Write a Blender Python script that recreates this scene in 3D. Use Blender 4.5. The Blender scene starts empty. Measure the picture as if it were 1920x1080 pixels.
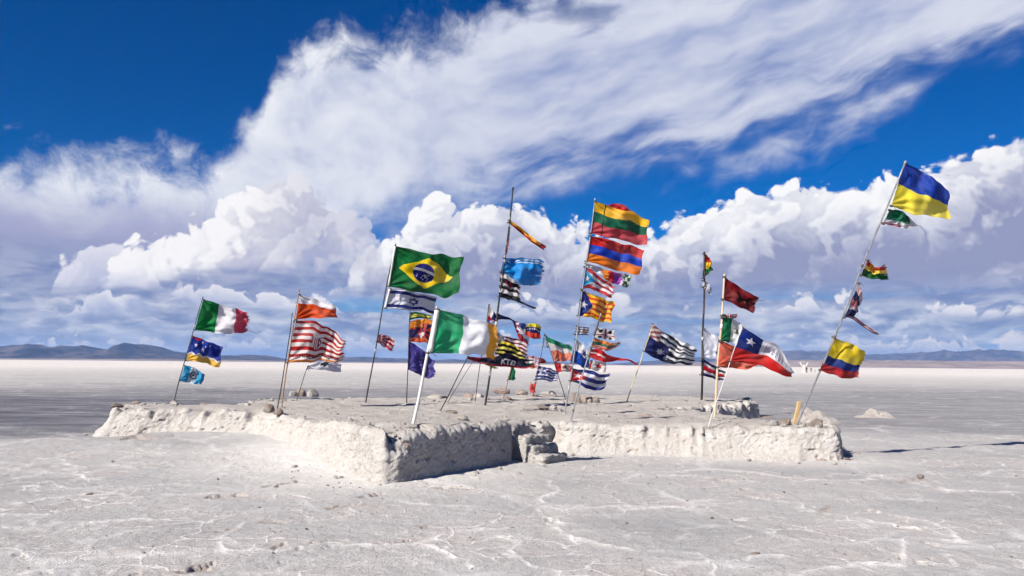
import bpy, bmesh, math, random
import numpy as np
from mathutils import Vector, Matrix, geometry

scene = bpy.context.scene
C = scene.collection
R = math.radians

# ------------------------------------------------------------------ camera
CAM_H = 1.60
F = 1507.0                      # focal length in photo pixels (1920 wide)
PITCH = math.atan((683.0 - 540.0) / F)
ROLL = R(0.53)
cam_data = bpy.data.cameras.new('camera')
cam = bpy.data.objects.new('camera', cam_data)
C.objects.link(cam)
cam_data.sensor_width = 36.0
cam_data.lens = 36.0 * F / 1920.0
cam_data.clip_start = 0.05
cam_data.clip_end = 250000.0
CAM_M = Matrix.Rotation(math.pi / 2 + PITCH, 4, 'X') @ Matrix.Rotation(ROLL, 4, 'Z')
cam.matrix_world = Matrix.Translation((0, 0, CAM_H)) @ CAM_M
scene.camera = cam
CAM_R = np.array(CAM_M.to_3x3())

# ------------------------------------------------------------------ sun, exposure
SUN_A, SUN_EL = R(47), R(36)    # light travels towards (cos a, sin a), sun elevation
vs = scene.view_settings
scene.display_settings.display_device = 'sRGB'
vs.view_transform = 'Standard'
vs.look = 'None'
vs.exposure = 0.9
vs.gamma = 1.0
vs.use_curve_mapping = False
sun_l = bpy.data.lights.new('sun', 'SUN')
sun_l.energy = 5.0
sun_l.angle = R(0.5)
sun_l.color = (1.0, 0.94, 0.85)
sun_o = bpy.data.objects.new('sun', sun_l)
C.objects.link(sun_o)
sd = Vector((math.cos(SUN_A) * math.cos(SUN_EL), math.sin(SUN_A) * math.cos(SUN_EL), -math.sin(SUN_EL)))
sun_o.rotation_euler = sd.to_track_quat('-Z', 'Y').to_euler()
scene.cycles.use_denoising = True
scene.cycles.max_bounces = 6
scene.cycles.diffuse_bounces = 1
scene.cycles.volume_bounces = 0
scene.cycles.use_adaptive_sampling = True
scene.cycles.adaptive_threshold = 0.03
scene.cycles.adaptive_min_samples = 8


def srgb(r, g, b):
    return tuple(((c / 255) / 12.92 if c / 255 <= 0.04045 else ((c / 255 + 0.055) / 1.055) ** 2.4) for c in (r, g, b))


def ray(x, y):
    """direction in the world of the photo's pixel"""
    d = CAM_R @ np.array([(x - 960.0) / F, (540.0 - y) / F, -1.0])
    return d


def on_plane(x, y, z=0.0):
    d = ray(x, y)
    t = (z - CAM_H) / d[2]
    return np.array([d[0] * t, d[1] * t, z])


def plat_h(x, y):
    """mean height of the platform's top: highest at the front corner"""
    def st(v, a, b):
        t = np.clip((np.asarray(v, float) - a) / (b - a), 0, 1)
        return t * t * (3 - 2 * t)
    return 0.70 - 0.15 * np.maximum(st(y, 12.3, 15.0), st(x, 0.3, 1.5)) + 0.04 * st(-np.asarray(x, float), 3.0, 7.0) \
        + 0.06 * np.exp(-((np.asarray(x, float) + 0.6) ** 2 + (np.asarray(y, float) - 13.6) ** 2) / 2.2)


def on_top(x, y):
    """point of the platform's top under the photo's pixel"""
    h = 0.6
    for _ in range(12):
        p = on_plane(x, y, h)
        h = float(plat_h(p[0], p[1]))
    return on_plane(x, y, h)


def at_depth(x, y, Y):
    d = ray(x, y)
    t = Y / d[1]
    return np.array([d[0] * t, Y, CAM_H + d[2] * t])


def uw(x, y):
    d = ray(x, y)
    return math.atan2(d[0], d[1]), d[2] / math.hypot(d[0], d[1])


# ------------------------------------------------------------------ node expressions
class G:
    """tiny expression builder over shader nodes"""
    def __init__(self, tree):
        self.t = tree
        self.n = tree.nodes
        self.l = tree.links

    def put(self, sock, v):
        if isinstance(v, E):
            self.l.new(v.s, sock)
        elif isinstance(v, (tuple, list)) and sock.type == 'RGBA' and len(v) == 3:
            sock.default_value = (*v, 1.0)
        else:
            sock.default_value = v

    def math(self, op, a, b=None, c=None, clamp=False):
        n = self.n.new('ShaderNodeMath')
        n.operation = op
        n.use_clamp = clamp
        for i, v in enumerate((a, b, c)):
            if v is not None:
                self.put(n.inputs[i], v)
        return E(self, n.outputs[0])

    def vec(self, x, y, z=0.0):
        n = self.n.new('ShaderNodeCombineXYZ')
        for i, v in enumerate((x, y, z)):
            self.put(n.inputs[i], v)
        return E(self, n.outputs[0])

    def sep(self, v):
        n = self.n.new('ShaderNodeSeparateXYZ')
        self.put(n.inputs[0], v)
        return [E(self, n.outputs[i]) for i in range(3)]

    def vmath(self, op, a, b=None, scale=None):
        n = self.n.new('ShaderNodeVectorMath')
        n.operation = op
        self.put(n.inputs[0], a)
        if b is not None:
            self.put(n.inputs[1], b)
        if scale is not None:
            self.put(n.inputs['Scale'], scale)
        return E(self, n.outputs[1] if op in ('LENGTH', 'DOT_PRODUCT', 'DISTANCE') else n.outputs[0])

    def noise(self, v, scale, detail=4.0, rough=0.5, lac=2.0, dist=0.0, color=False, kind='FBM', dim='3D'):
        n = self.n.new('ShaderNodeTexNoise')
        n.noise_dimensions = dim
        n.noise_type = kind
        n.normalize = True
        self.put(n.inputs['Vector'], v)
        for k, val in (('Scale', scale), ('Detail', detail), ('Roughness', rough), ('Lacunarity', lac), ('Distortion', dist)):
            self.put(n.inputs[k], val)
        return E(self, n.outputs[1] if color else n.outputs[0])

    def voro(self, v, scale, feature='F1', detail=0.0, rough=0.5, smooth=0.5, rand=1.0, lac=2.0, dim='3D'):
        n = self.n.new('ShaderNodeTexVoronoi')
        n.voronoi_dimensions = dim
        n.feature = feature
        self.put(n.inputs['Vector'], v)
        self.put(n.inputs['Scale'], scale)
        if 'Detail' in n.inputs and feature not in ('N_SPHERE_RADIUS',):
            self.put(n.inputs['Detail'], detail)
            self.put(n.inputs['Roughness'], rough)
            self.put(n.inputs['Lacunarity'], lac)
        if feature == 'SMOOTH_F1':
            self.put(n.inputs['Smoothness'], smooth)
        self.put(n.inputs['Randomness'], rand)
        return E(self, n.outputs['Distance'])

    def ss(self, v, a, b):
        n = self.n.new('ShaderNodeMapRange')
        n.interpolation_type = 'SMOOTHSTEP'
        self.put(n.inputs[0], v)
        self.put(n.inputs[1], a)
        self.put(n.inputs[2], b)
        return E(self, n.outputs[0])

    def lin(self, v, a, b, c=0.0, d=1.0):
        n = self.n.new('ShaderNodeMapRange')
        self.put(n.inputs[0], v)
        for i, q in enumerate((a, b, c, d)):
            self.put(n.inputs[1 + i], q)
        return E(self, n.outputs[0])

    def mix(self, f, a, b, mode='MIX'):
        n = self.n.new('ShaderNodeMix')
        n.data_type = 'RGBA'
        n.blend_type = mode
        self.put(n.inputs[0], f)
        self.put(n.inputs[6], a)
        self.put(n.inputs[7], b)
        return E(self, n.outputs[2])

    def curve(self, v, pts, lo, hi, vlo=0.0, vhi=1.0):
        """piecewise curve value(v) through pts"""
        n = self.n.new('ShaderNodeFloatCurve')
        x = self.lin(v, lo, hi)
        self.put(n.inputs['Value'], x)
        m = n.mapping
        cu = m.curves[0]
        P = [((a - lo) / (hi - lo), (b - vlo) / (vhi - vlo)) for a, b in sorted(pts)]
        while len(cu.points) < len(P):
            cu.points.new(0.5, 0.5)
        for p, q in zip(cu.points, P):
            p.location = q
            p.handle_type = 'VECTOR'
        m.update()
        return E(self, n.outputs[0]) * (vhi - vlo) + vlo

    def attr(self, name, out='Fac'):
        n = self.n.new('ShaderNodeAttribute')
        n.attribute_name = name
        return E(self, n.outputs[out])

    def bump(self, h, dist=0.02, strength=1.0, normal=None):
        n = self.n.new('ShaderNodeBump')
        self.put(n.inputs['Strength'], strength)
        self.put(n.inputs['Distance'], dist)
        self.put(n.inputs['Height'], h)
        if normal is not None:
            self.put(n.inputs['Normal'], normal)
        return E(self, n.outputs[0])


class E:
    def __init__(self, g, s):
        self.g, self.s = g, s
    def __add__(a, b): return a.g.math('ADD', a, b)
    def __radd__(a, b): return a.g.math('ADD', b, a)
    def __sub__(a, b): return a.g.math('SUBTRACT', a, b)
    def __rsub__(a, b): return a.g.math('SUBTRACT', b, a)
    def __mul__(a, b): return a.g.math('MULTIPLY', a, b)
    def __rmul__(a, b): return a.g.math('MULTIPLY', b, a)
    def __truediv__(a, b): return a.g.math('DIVIDE', a, b)
    def __rtruediv__(a, b): return a.g.math('DIVIDE', b, a)
    def __neg__(a): return a.g.math('MULTIPLY', a, -1.0)
    def max(a, b): return a.g.math('MAXIMUM', a, b)
    def min(a, b): return a.g.math('MINIMUM', a, b)
    def clamp(a): return a.g.math('ADD', a, 0.0, clamp=True)
    def pow(a, b): return a.g.math('POWER', a, b)
    def abs(a): return a.g.math('ABSOLUTE', a)


# ------------------------------------------------------------------ sky with clouds
SKY_K = 0.1
world = bpy.data.worlds.new('World')
scene.world = world
world.use_nodes = True
world.node_tree.nodes.clear()
g = G(world.node_tree)
tc = g.n.new('ShaderNodeTexCoord')
D = g.vmath('NORMALIZE', E(g, tc.outputs['Generated']))
dx, dy, dz = g.sep(D)
hyp = g.math('SQRT', dx * dx + dy * dy + 1e-6)
az = g.math('ARCTAN2', dx, dy)
el = dz / hyp                                   # tangent of the elevation
# azimuth folded at +-90 degrees, so that the pattern closes round the whole circle
azf = g.math('ARCSINE', (dx / hyp) * 0.999)
wn = g.noise(g.vec(azf, el), 10.0, 2.0, 0.5, color=True, dim='2D')
wz = g.sep(g.vmath('SUBTRACT', wn, (0.5, 0.5, 0.5)))
Q = g.vec(azf + wz[0] * 0.05, el + wz[1] * 0.05)


def N2(x, y, scale, detail, rough=0.55):
    return g.noise(g.vec(x, y), scale, detail, rough, dim='2D')


def px_curve(pts, left, right):
    """(x, y) photo points -> curve of el over azimuth, carried on round the whole circle"""
    P = [uw(x, y) for x, y in pts]
    ext = [(-3.1416, left[0]), (-2.2, left[1]), (-1.3, left[0]), (-0.8, left[2]),
           (0.8, right[2]), (1.3, right[0]), (2.2, right[1]), (3.1416, left[0])]
    return g.curve(az, P + ext, -3.1416, 3.1416, -0.5, 1.5)


sky = g.n.new('ShaderNodeTexSky')
sky.sky_type = 'NISHITA'
sky.sun_disc = False
sky.sun_elevation = SUN_EL
sky.sun_rotation = math.pi * 1.5 - SUN_A
sky.altitude = 3650
sky.air_density = 1.0
sky.dust_density = 0.2
sky.ozone_density = 2.0
hs = g.n.new('ShaderNodeHueSaturation')
g.put(hs.inputs['Saturation'], 1.35)
g.put(hs.inputs['Value'], 1.0)
g.l.new(sky.outputs[0], hs.inputs['Color'])
col = g.mix(1.0, E(g, hs.outputs[0]), (0.0, 0.60, 0.94), 'MULTIPLY')


def K(r, g_, b):
    return tuple(c / SKY_K for c in srgb(r, g_, b))


# ---- high anvil sheet running from the left to the upper right
top1 = px_curve([(-200, 250), (0, 262), (60, 262), (150, 285), (240, 275), (330, 245), (385, 265), (440, 240), (482, 205), (500, 140), (540, 75),
                 (610, 20), (680, 22), (760, 45), (860, 25), (940, 0), (1010, -40), (1100, -90), (1500, -150), (1920, -220)],
                (0.10, 0.22, 0.28), (0.2, 0.12, 0.75))
bot1 = px_curve([(-200, 640), (0, 640), (450, 640), (600, 480), (650, 440), (760, 425), (900, 404), (1000, 388), (1200, 356), (1330, 324),
                 (1450, 296), (1560, 262), (1680, 208), (1800, 140), (1920, 96)], (0.1, 0.2, 0.03), (0.4, 0.2, 0.42))
th = R(17)
S = azf * math.cos(th) + el * math.sin(th)
T = el * math.cos(th) - azf * math.sin(th)
st_a = N2(S * 2.2, T * 9.0 + wz[0] * 0.45, 1.6, 5.0, 0.5)
st_b = N2(S * 5.0 + 4.7, T * 16.0 + wz[1] * 0.9, 2.0, 5.0, 0.54)
fb = g.noise(Q, 7.0, 6.0, 0.62, lac=2.1, dim='2D')
fb2 = g.noise(Q, 19.0, 5.0, 0.60, dist=0.15, dim='2D')
rightness = g.ss(az, uw(640, 300)[0], uw(1050, 300)[0])
tex1 = fb * (1.0 - rightness) + (st_a * 0.66 + st_b * 0.34) * rightness
d_top = top1 - el + (fb - 0.5) * 0.13 + (fb2 - 0.5) * 0.075
d_bot = el - bot1 + (st_b - 0.5) * 0.055 + (st_a - 0.5) * 0.075 + (fb2 - 0.5) * 0.045
a_top = g.ss(d_top, -0.004, 0.055)
a_bot = g.ss(d_bot, -0.015, 0.055)
gap = g.ss(tex1 + g.ss(d_bot, 0.0, 0.15) * 0.22, 0.28, 0.60)       # thin places of the streaky part
gx, gy = uw(790, 70)
hole = g.math('SQRT', ((az - gx) * 0.8).pow(2.0) + ((el - gy) * 1.9).pow(2.0)) + (fb2 - 0.5) * 0.09 + (fb - 0.5) * 0.10
hx, hy = uw(1080, 22)
hole2 = g.math('SQRT', ((az - hx) * 0.8).pow(2.0) + ((el - hy) * 1.9).pow(2.0)) + (st_b - 0.5) * 0.10
gap = g.lin(gap, 0.0, 1.0, 0.0, 1.0).max(g.ss(d_bot, 0.02, 0.10) * 0.84)
a1 = a_top * a_bot * (gap * rightness + (1.0 - rightness))
a1 = a1 * g.lin(g.ss(hole, 0.0, 0.085), 0.0, 1.0, 0.30, 1.0) * g.lin(g.ss(hole2, 0.0, 0.05), 0.0, 1.0, 0.35, 1.0)
low = g.ss(el + (fb - 0.5) * 0.06, uw(100, 440)[1], uw(100, 335)[1])
lum1 = g.ss(tex1, 0.30, 0.66)
c1 = g.mix(lum1, K(152, 166, 207), K(216, 220, 235))
c1 = g.mix((g.ss(d_top, 0.03, 0.14) * -0.35 + 1.0) * g.lin(fb2, 0.3, 0.7, 0.3, 1.0) * (1.0 - rightness), c1, K(240, 242, 248))
lav = g.mix(g.ss(el, uw(100, 545)[1], uw(100, 430)[1]), K(98, 122, 178), K(166, 169, 203))
c1 = g.mix((1.0 - low) * (1.0 - rightness), c1, lav)
col = g.mix(a1.clamp(), col, c1)


# ---- cumulus: boiling towers, sun on the tops and on the left flanks
def cumulus(col, top, base, seed, billow, bump_amp, colors, a_mask=None, soft=0.004, base_soft=0.03, reach=0.2, body=0.55, big_cloud=True):
    p = g.vmath('ADD', Q, (seed * 3.1, seed * 1.7, 0.0))
    fine = g.noise(p, billow * 2.2, 5.0, 0.6, dim='2D')
    big = g.noise(p, billow * 0.32, 2.0, 0.5, dim='2D')
    tiny = g.noise(p, billow * 6.0, 4.0, 0.65, dim='2D') - 0.5
    v0 = g.voro(p, billow, 'F1', 2.0 if big_cloud else 1.0, 0.55, lac=2.2, dim='2D')
    edge = top - el + (0.42 - v0) * bump_amp * 0.72 + (fine - 0.5) * bump_amp * 0.55 + (big - 0.5) * bump_amp * 1.1 + tiny * bump_amp * 0.22
    alpha = g.ss(edge, 0.0, soft)
    fl = N2(azf * 6.0 + seed, el * 40.0, 2.0, 3.0, 0.6)
    ab = g.ss(el - base + (fl - 0.5) * base_soft * 1.6 + (v0 - 0.4) * -base_soft * 0.6, -base_soft, base_soft)
    alpha = alpha * ab
    if a_mask is not None:
        alpha = alpha * a_mask
    depth = g.ss(edge, 0.0, reach)                         # 0 at the crown, 1 deep below it
    L = 1.0 - depth * body + (fine - 0.5) * 0.34 + tiny * 0.26 + (big - 0.5) * 0.75 + (g.ss(v0, 0.62, 0.10) - 0.5) * 0.24
    if big_cloud:
        v1 = g.voro(g.vmath('ADD', p, (-0.014, 0.014, 0.0)), billow, 'F1', 2.0, 0.55, lac=2.2, dim='2D')
        L = L + g.lin(v1 - v0, -0.14, 0.14, -0.15, 0.15)     # towards the sun or away from it
    hi, mid, dk = colors
    c = g.mix(g.ss(L, 0.12, 0.66), dk, mid)
    c = g.mix(g.ss(L, 0.50, 1.02), c, hi)
    return g.mix(alpha.clamp(), col, c), alpha


# far layers above the horizon: flat-based rows seen nearly edge on
r1 = N2(azf * 9.0 + wz[0], el * 34.0 + wz[1] * 1.5 + 3.0, 1.0, 5.0, 0.62)
r2 = N2(azf * 5.0, el * 42.0 + wz[0] * 1.4, 1.6, 5.0, 0.6)
bandmask = g.ss(el, uw(960, 470)[1], uw(960, 530)[1])
r3 = N2(azf * 26.0 + wz[0] * 1.5, el * 70.0 + wz[1] * 2.0, 1.0, 4.0, 0.58)
hz_c = g.mix(g.ss(r2 * 0.55 + r3 * 0.45, 0.36, 0.62), K(128, 143, 184), K(188, 194, 214))
hz_c = g.mix(g.ss(r1 * 0.5 + r3 * 0.6, 0.56, 0.72) * 0.75, hz_c, K(222, 222, 231))
blu = g.ss(N2(azf * 2.2 + 8.0, el * 26.0, 1.3, 3.0, 0.5), 0.53, 0.66) * g.ss(el, uw(960, 520)[1], uw(960, 580)[1]) * g.ss(az, uw(420, 600)[0], uw(640, 600)[0])
hz_c = g.mix(blu * 0.75, hz_c, K(104, 166, 220))
slate = g.ss(el, uw(960, 585)[1], uw(960, 552)[1]) * g.lin(r1, 0.35, 0.65, 0.45, 1.0)
hz_c = g.mix(slate * 0.7, hz_c, K(124, 138, 184))
lowpale = g.ss(el, uw(960, 600)[1], uw(960, 690)[1])
hz_c = g.mix(lowpale * 0.6, hz_c, K(178, 189, 215))
col = g.mix(bandmask * 0.96, col, hz_c)

# big bank on the right
topR = px_curve([(560, 640), (600, 560), (640, 485), (690, 448), (735, 425), (770, 392), (810, 366), (880, 360), (960, 352), (1010, 362), (1040, 392), (1110, 398), (1180, 392),
                 (1225, 415), (1260, 405), (1310, 378), (1400, 350), (1470, 335), (1540, 324), (1590, 330), (1640, 328),
                 (1700, 332), (1760, 296), (1810, 262), (1860, 238), (1920, 228), (2050, 230)], (0.1, 0.16, -0.2), (0.25, 0.12, 0.3))
baseR = px_curve([(600, 560), (700, 545), (900, 548), (1100, 545), (1300, 540), (1500, 535), (1920, 530)], (0.09, 0.09, 0.09), (0.09, 0.09, 0.09))
col, _ = cumulus(col, topR, baseR, 1.0, 19.0, 0.042, (K(254, 253, 254), K(212, 214, 228), K(150, 156, 190)), reach=0.105, body=0.80, base_soft=0.014, soft=0.007)

# lit tower on the left, in front of the sheet
topL2 = px_curve([(60, 620), (90, 550), (108, 500), (125, 470), (165, 436), (210, 430), (260, 470), (330, 520), (500, 640)], (-0.3, 0.14, -0.3), (-0.3, -0.3, -0.3))
baseL2 = px_curve([(0, 540), (400, 540), (1900, 540)], (0.08, 0.08, 0.08), (0.08, 0.08, 0.08))
col, _ = cumulus(col, topL2, baseL2, 2.0, 24.0, 0.045, (K(232, 230, 240), K(186, 191, 217), K(134, 147, 194)), reach=0.07, body=0.35, base_soft=0.012, soft=0.008, big_cloud=False)
topL = px_curve([(140, 640), (190, 520), (215, 478), (255, 455), (310, 430), (390, 405), (425, 360), (470, 325), (540, 310), (600, 318), (660, 372),
                 (720, 440), (760, 520), (800, 640)], (-0.3, 0.16, -0.3), (-0.3, 0.13, -0.3))
baseL = px_curve([(150, 528), (300, 522), (420, 512), (520, 505), (640, 512), (760, 520), (1200, 520)], (0.08, 0.08, 0.08), (0.08, 0.08, 0.08))
fadeR = 1.0 - g.ss(az + (fb - 0.5) * 0.15, uw(650, 400)[0], uw(800, 400)[0]) * 0.9
bodyc = g.ss(az + (fb - 0.5) * 0.10 - (el - 0.16) * 0.35, uw(430, 400)[0], uw(610, 400)[0])
col, aL = cumulus(col, topL, baseL, 3.0, 23.0, 0.05, (g.mix(bodyc, K(253, 251, 252), K(218, 217, 229)), g.mix(bodyc, K(218, 217, 228), K(190, 192, 212)),
                  g.mix(bodyc, K(160, 164, 200), K(160, 168, 204))), a_mask=fadeR, reach=0.12, body=0.42, base_soft=0.012, soft=0.008)

# lower heaps, left and right
topB = px_curve([(-200, 600), (0, 610), (60, 575), (130, 545), (240, 520), (330, 505), (420, 525), (520, 545), (640, 560), (800, 575), (1000, 560), (1150, 548), (1300, 570), (1500, 552), (1700, 560), (1920, 572)], (0.07, 0.08, 0.06), (0.08, 0.07, 0.06))
baseB = px_curve([(-200, 615), (0, 612), (200, 590), (420, 578), (700, 590), (1000, 596), (1400, 590), (1920, 596)], (0.05, 0.05, 0.05), (0.05, 0.05, 0.05))
brk = g.ss(N2(azf * 9.0, el * 14.0 + 5.0, 1.0, 3.0, 0.5), 0.42, 0.50)
col, _ = cumulus(col, topB, baseB, 4.0, 30.0, 0.046, (K(238, 236, 240), K(198, 203, 224), K(128, 146, 194)), a_mask=brk, reach=0.034, body=0.55, base_soft=0.010, soft=0.006, big_cloud=False)
topC = px_curve([(-200, 645), (0, 640), (100, 632), (300, 628), (520, 630), (800, 625), (1100, 622), (1500, 628), (1920, 630)], (0.03, 0.03, 0.03), (0.03, 0.03, 0.03))
baseC = px_curve([(-200, 665), (960, 655), (1920, 660)], (0.016, 0.016, 0.016), (0.016, 0.016, 0.016))
brk2 = g.ss(N2(azf * 13.0, el * 20.0 + 9.0, 1.0, 3.0, 0.5), 0.44, 0.52)
col, _ = cumulus(col, topC, baseC, 5.0, 46.0, 0.030, (K(228, 225, 231), K(190, 197, 220), K(138, 156, 200)), a_mask=brk2 * 0.95, reach=0.02, body=0.5, base_soft=0.006, soft=0.006, big_cloud=False)

bg = g.n.new('ShaderNodeBackground')
g.put(bg.inputs['Color'], col)
bg.inputs['Strength'].default_value = SKY_K / 2 ** vs.exposure
wo = g.n.new('ShaderNodeOutputWorld')
g.l.new(bg.outputs[0], wo.inputs['Surface'])
world.cycles.sampling_method = 'MANUAL'
world.cycles.sample_map_resolution = 512
# ------------------------------------------------------------------ helpers
def _hash2(ix, iy, seed):
    h = (ix.astype(np.int64) * 374761393 + iy.astype(np.int64) * 668265263 + seed * 1442695041) & 0xFFFFFFFF
    h = ((h ^ (h >> 13)) * 1274126177) & 0xFFFFFFFF
    return (h ^ (h >> 16)) & 0xFFFFFFFF


_GA = np.linspace(0, 2 * math.pi, 1024, endpoint=False)
_GC, _GS = np.cos(_GA), np.sin(_GA)


def perlin(x, y, seed=0):
    x = np.asarray(x, dtype=float); y = np.asarray(y, dtype=float)
    ix = np.floor(x); iy = np.floor(y)
    fx = x - ix; fy = y - iy
    def gr(a, b):
        h = (_hash2(ix + a, iy + b, seed) >> 7) & 1023
        return _GC[h] * (fx - a) + _GS[h] * (fy - b)
    u = fx * fx * fx * (fx * (fx * 6 - 15) + 10)
    v = fy * fy * fy * (fy * (fy * 6 - 15) + 10)
    a = gr(0, 0) * (1 - u) + gr(1, 0) * u
    b = gr(0, 1) * (1 - u) + gr(1, 1) * u
    return (a * (1 - v) + b * v) * 1.5


def fbm(x, y, octaves=4, seed=0, rough=0.5):
    s = 0.0; amp = 1.0; tot = 0.0; f = 1.0
    for k in range(octaves):
        s = s + amp * perlin(np.asarray(x) * f, np.asarray(y) * f, seed + k * 17)
        tot += amp; amp *= rough; f *= 2.03
    return s / tot * 1.3


def sstep(v, a, b):
    t = np.clip((v - a) / (b - a), 0, 1)
    return t * t * (3 - 2 * t)


def seg_dist(px, py, poly):
    """distance of points to an open polyline"""
    d = np.full(px.shape, 1e9)
    for (ax, ay), (bx, by) in zip(poly[:-1], poly[1:]):
        vx, vy = bx - ax, by - ay
        t = np.clip(((px - ax) * vx + (py - ay) * vy) / (vx * vx + vy * vy + 1e-9), 0, 1)
        d = np.minimum(d, np.hypot(px - ax - t * vx, py - ay - t * vy))
    return d


def in_poly(px, py, poly):
    res = np.zeros(px.shape, bool)
    n = len(poly); j = n - 1
    for i in range(n):
        xi, yi = poly[i]; xj, yj = poly[j]
        c = ((yi > py) != (yj > py)) & (px < (xj - xi) * (py - yi) / (yj - yi + 1e-12) + xi)
        res ^= c
        j = i
    return res


def mesh_np(name, V, F_, smooth=True):
    """mesh from numpy arrays; F_ (n, 3) or (n, 4)"""
    V = np.asarray(V, dtype=np.float32); F_ = np.asarray(F_, dtype=np.int32)
    me = bpy.data.meshes.new(name)
    k = F_.shape[1]
    me.vertices.add(len(V)); me.vertices.foreach_set('co', V.ravel())
    me.loops.add(F_.size); me.loops.foreach_set('vertex_index', F_.ravel())
    me.polygons.add(len(F_))
    me.polygons.foreach_set('loop_start', np.arange(0, F_.size, k, dtype=np.int32))
    me.polygons.foreach_set('loop_total', np.full(len(F_), k, dtype=np.int32))
    me.update(calc_edges=True)
    me.validate()
    if smooth:
        me.polygons.foreach_set('use_smooth', np.ones(len(me.polygons), dtype=bool))
    return me


def fattr(me, name, vals):
    a = me.attributes.new(name, 'FLOAT', 'POINT')
    a.data.foreach_set('value', np.asarray(vals, dtype=np.float32))


def link(name, me, mat=None, parent=None, label=None, cat=None, group=None, kind=None):
    o = bpy.data.objects.new(name, me)
    C.objects.link(o)
    if mat is not None and me is not None:
        me.materials.append(mat)
    if parent is not None:
        o.parent = parent
    if label: o['label'] = label
    if cat: o['category'] = cat
    if group: o['group'] = group
    if kind: o['kind'] = kind
    return o


def grid_faces(nr, nc, wrap=False):
    i = np.arange(nr - 1)[:, None]; j = np.arange(nc if wrap else nc - 1)[None, :]
    j2 = (j + 1) % nc
    return np.stack([i * nc + j, i * nc + j2, (i + 1) * nc + j2, (i + 1) * nc + j], -1).reshape(-1, 4)


def new_mat(name):
    m = bpy.data.materials.new(name)
    m.use_nodes = True
    m.node_tree.nodes.clear()
    gg = G(m.node_tree)
    out = gg.n.new('ShaderNodeOutputMaterial')
    return m, gg, out


def principled(gg, out, color, rough=0.8, normal=None, spec=0.3, metal=0.0):
    p = gg.n.new('ShaderNodeBsdfPrincipled')
    gg.put(p.inputs['Base Color'], color)
    gg.put(p.inputs['Roughness'], rough)
    gg.put(p.inputs['Specular IOR Level'], spec)
    gg.put(p.inputs['Metallic'], metal)
    if normal is not None:
        gg.put(p.inputs['Normal'], normal)
    gg.l.new(p.outputs[0], out.inputs['Surface'])
    return p


def obj_pos(gg):
    t = gg.n.new('ShaderNodeTexCoord')
    return E(gg, t.outputs['Object'])


# ------------------------------------------------------------------ salt ground
def gxy(pts):
    return [tuple(on_plane(x, y)[:2]) for x, y in pts]


VEINS = [gxy(p) for p in [
    [(1410, 931), (1490, 945), (1535, 961), (1610, 977), (1670, 987), (1740, 992)],
    [(1625, 957), (1700, 975), (1750, 989), (1810, 1010), (1860, 1024), (1960, 1029)],
    [(1505, 1085), (1605, 1070), (1645, 1050), (1685, 1030), (1730, 1016), (1810, 1012)],
    [(1040, 990), (1105, 1016), (1150, 1027), (1200, 1042), (1270, 1047), (1330, 1060), (1335, 1090)],
    [(930, 1038), (1010, 1057), (1060, 1070), (1125, 1090)],
    [(1710, 900), (1760, 916), (1835, 920), (1960, 926)],
    [(1025, 900), (1020, 925), (1025, 950), (1045, 985)],
    [(955, 999), (990, 1000), (970, 1020), (950, 1040)],
    [(1135, 900), (1210, 890), (1300, 891), (1420, 905)],
    [(1560, 990), (1635, 987), (1710, 992)],
    [(-40, 1000), (55, 990), (125, 981), (200, 976), (280, 977), (350, 975)],
    [(-40, 965), (60, 971), (105, 972)],
    [(365, 1040), (415, 1027), (480, 1020), (540, 1026), (625, 1022), (710, 1015), (780, 1020), (820, 1000), (880, 990), (960, 989)],
    [(430, 1025), (440, 1000), (465, 985)],
    [(30, 950), (75, 935), (140, 929), (200, 925), (235, 915), (310, 907), (375, 912)],
    [(-40, 918), (50, 910), (75, 920)],
    [(65, 860), (110, 862), (165, 890), (190, 900)],
    [(800, 1020), (850, 1040), (880, 1060)],
    [(-40, 1080), (50, 1072), (120, 1060)],
    [(1500, 905), (1600, 900), (1700, 885), (1800, 890), (1960, 880)],
    [(1180, 960), (1300, 945), (1390, 940)],
    [(1340, 1060), (1420, 1050), (1500, 1052)],
]]
CRACKS = [(gxy(p), w, dep) for p, w, dep in [
    ([(360, 1068), (380, 1063)], 0.055, 0.06),
    ([(385, 1062), (415, 1050)], 0.03, 0.04),
    ([(492, 912), (518, 907), (545, 898)], 0.055, 0.05),
    ([(418, 935), (445, 931), (476, 928)], 0.06, 0.06),
    ([(608, 953), (640, 952), (676, 949)], 0.035, 0.035),
    ([(498, 983), (545, 981)], 0.03, 0.035),
    ([(390, 1004), (430, 1000)], 0.03, 0.03),
    ([(515, 1022), (540, 1012)], 0.03, 0.03),
    ([(686, 933), (700, 928)], 0.035, 0.04),
    ([(786, 987), (806, 984)], 0.03, 0.03),
    ([(826, 915), (850, 916), (886, 915)], 0.03, 0.03),
    ([(590, 1018), (640, 1018)], 0.022, 0.03),
    ([(700, 1014), (760, 1012)], 0.022, 0.03),
    ([(236, 826), (258, 822), (284, 826)], 0.10, 0.05),
    ([(1340, 897), (1400, 899)], 0.04, 0.03),
    ([(1700, 902), (1722, 897)], 0.04, 0.03),
    ([(1540, 962), (1560, 950)], 0.025, 0.02),
]]

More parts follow.
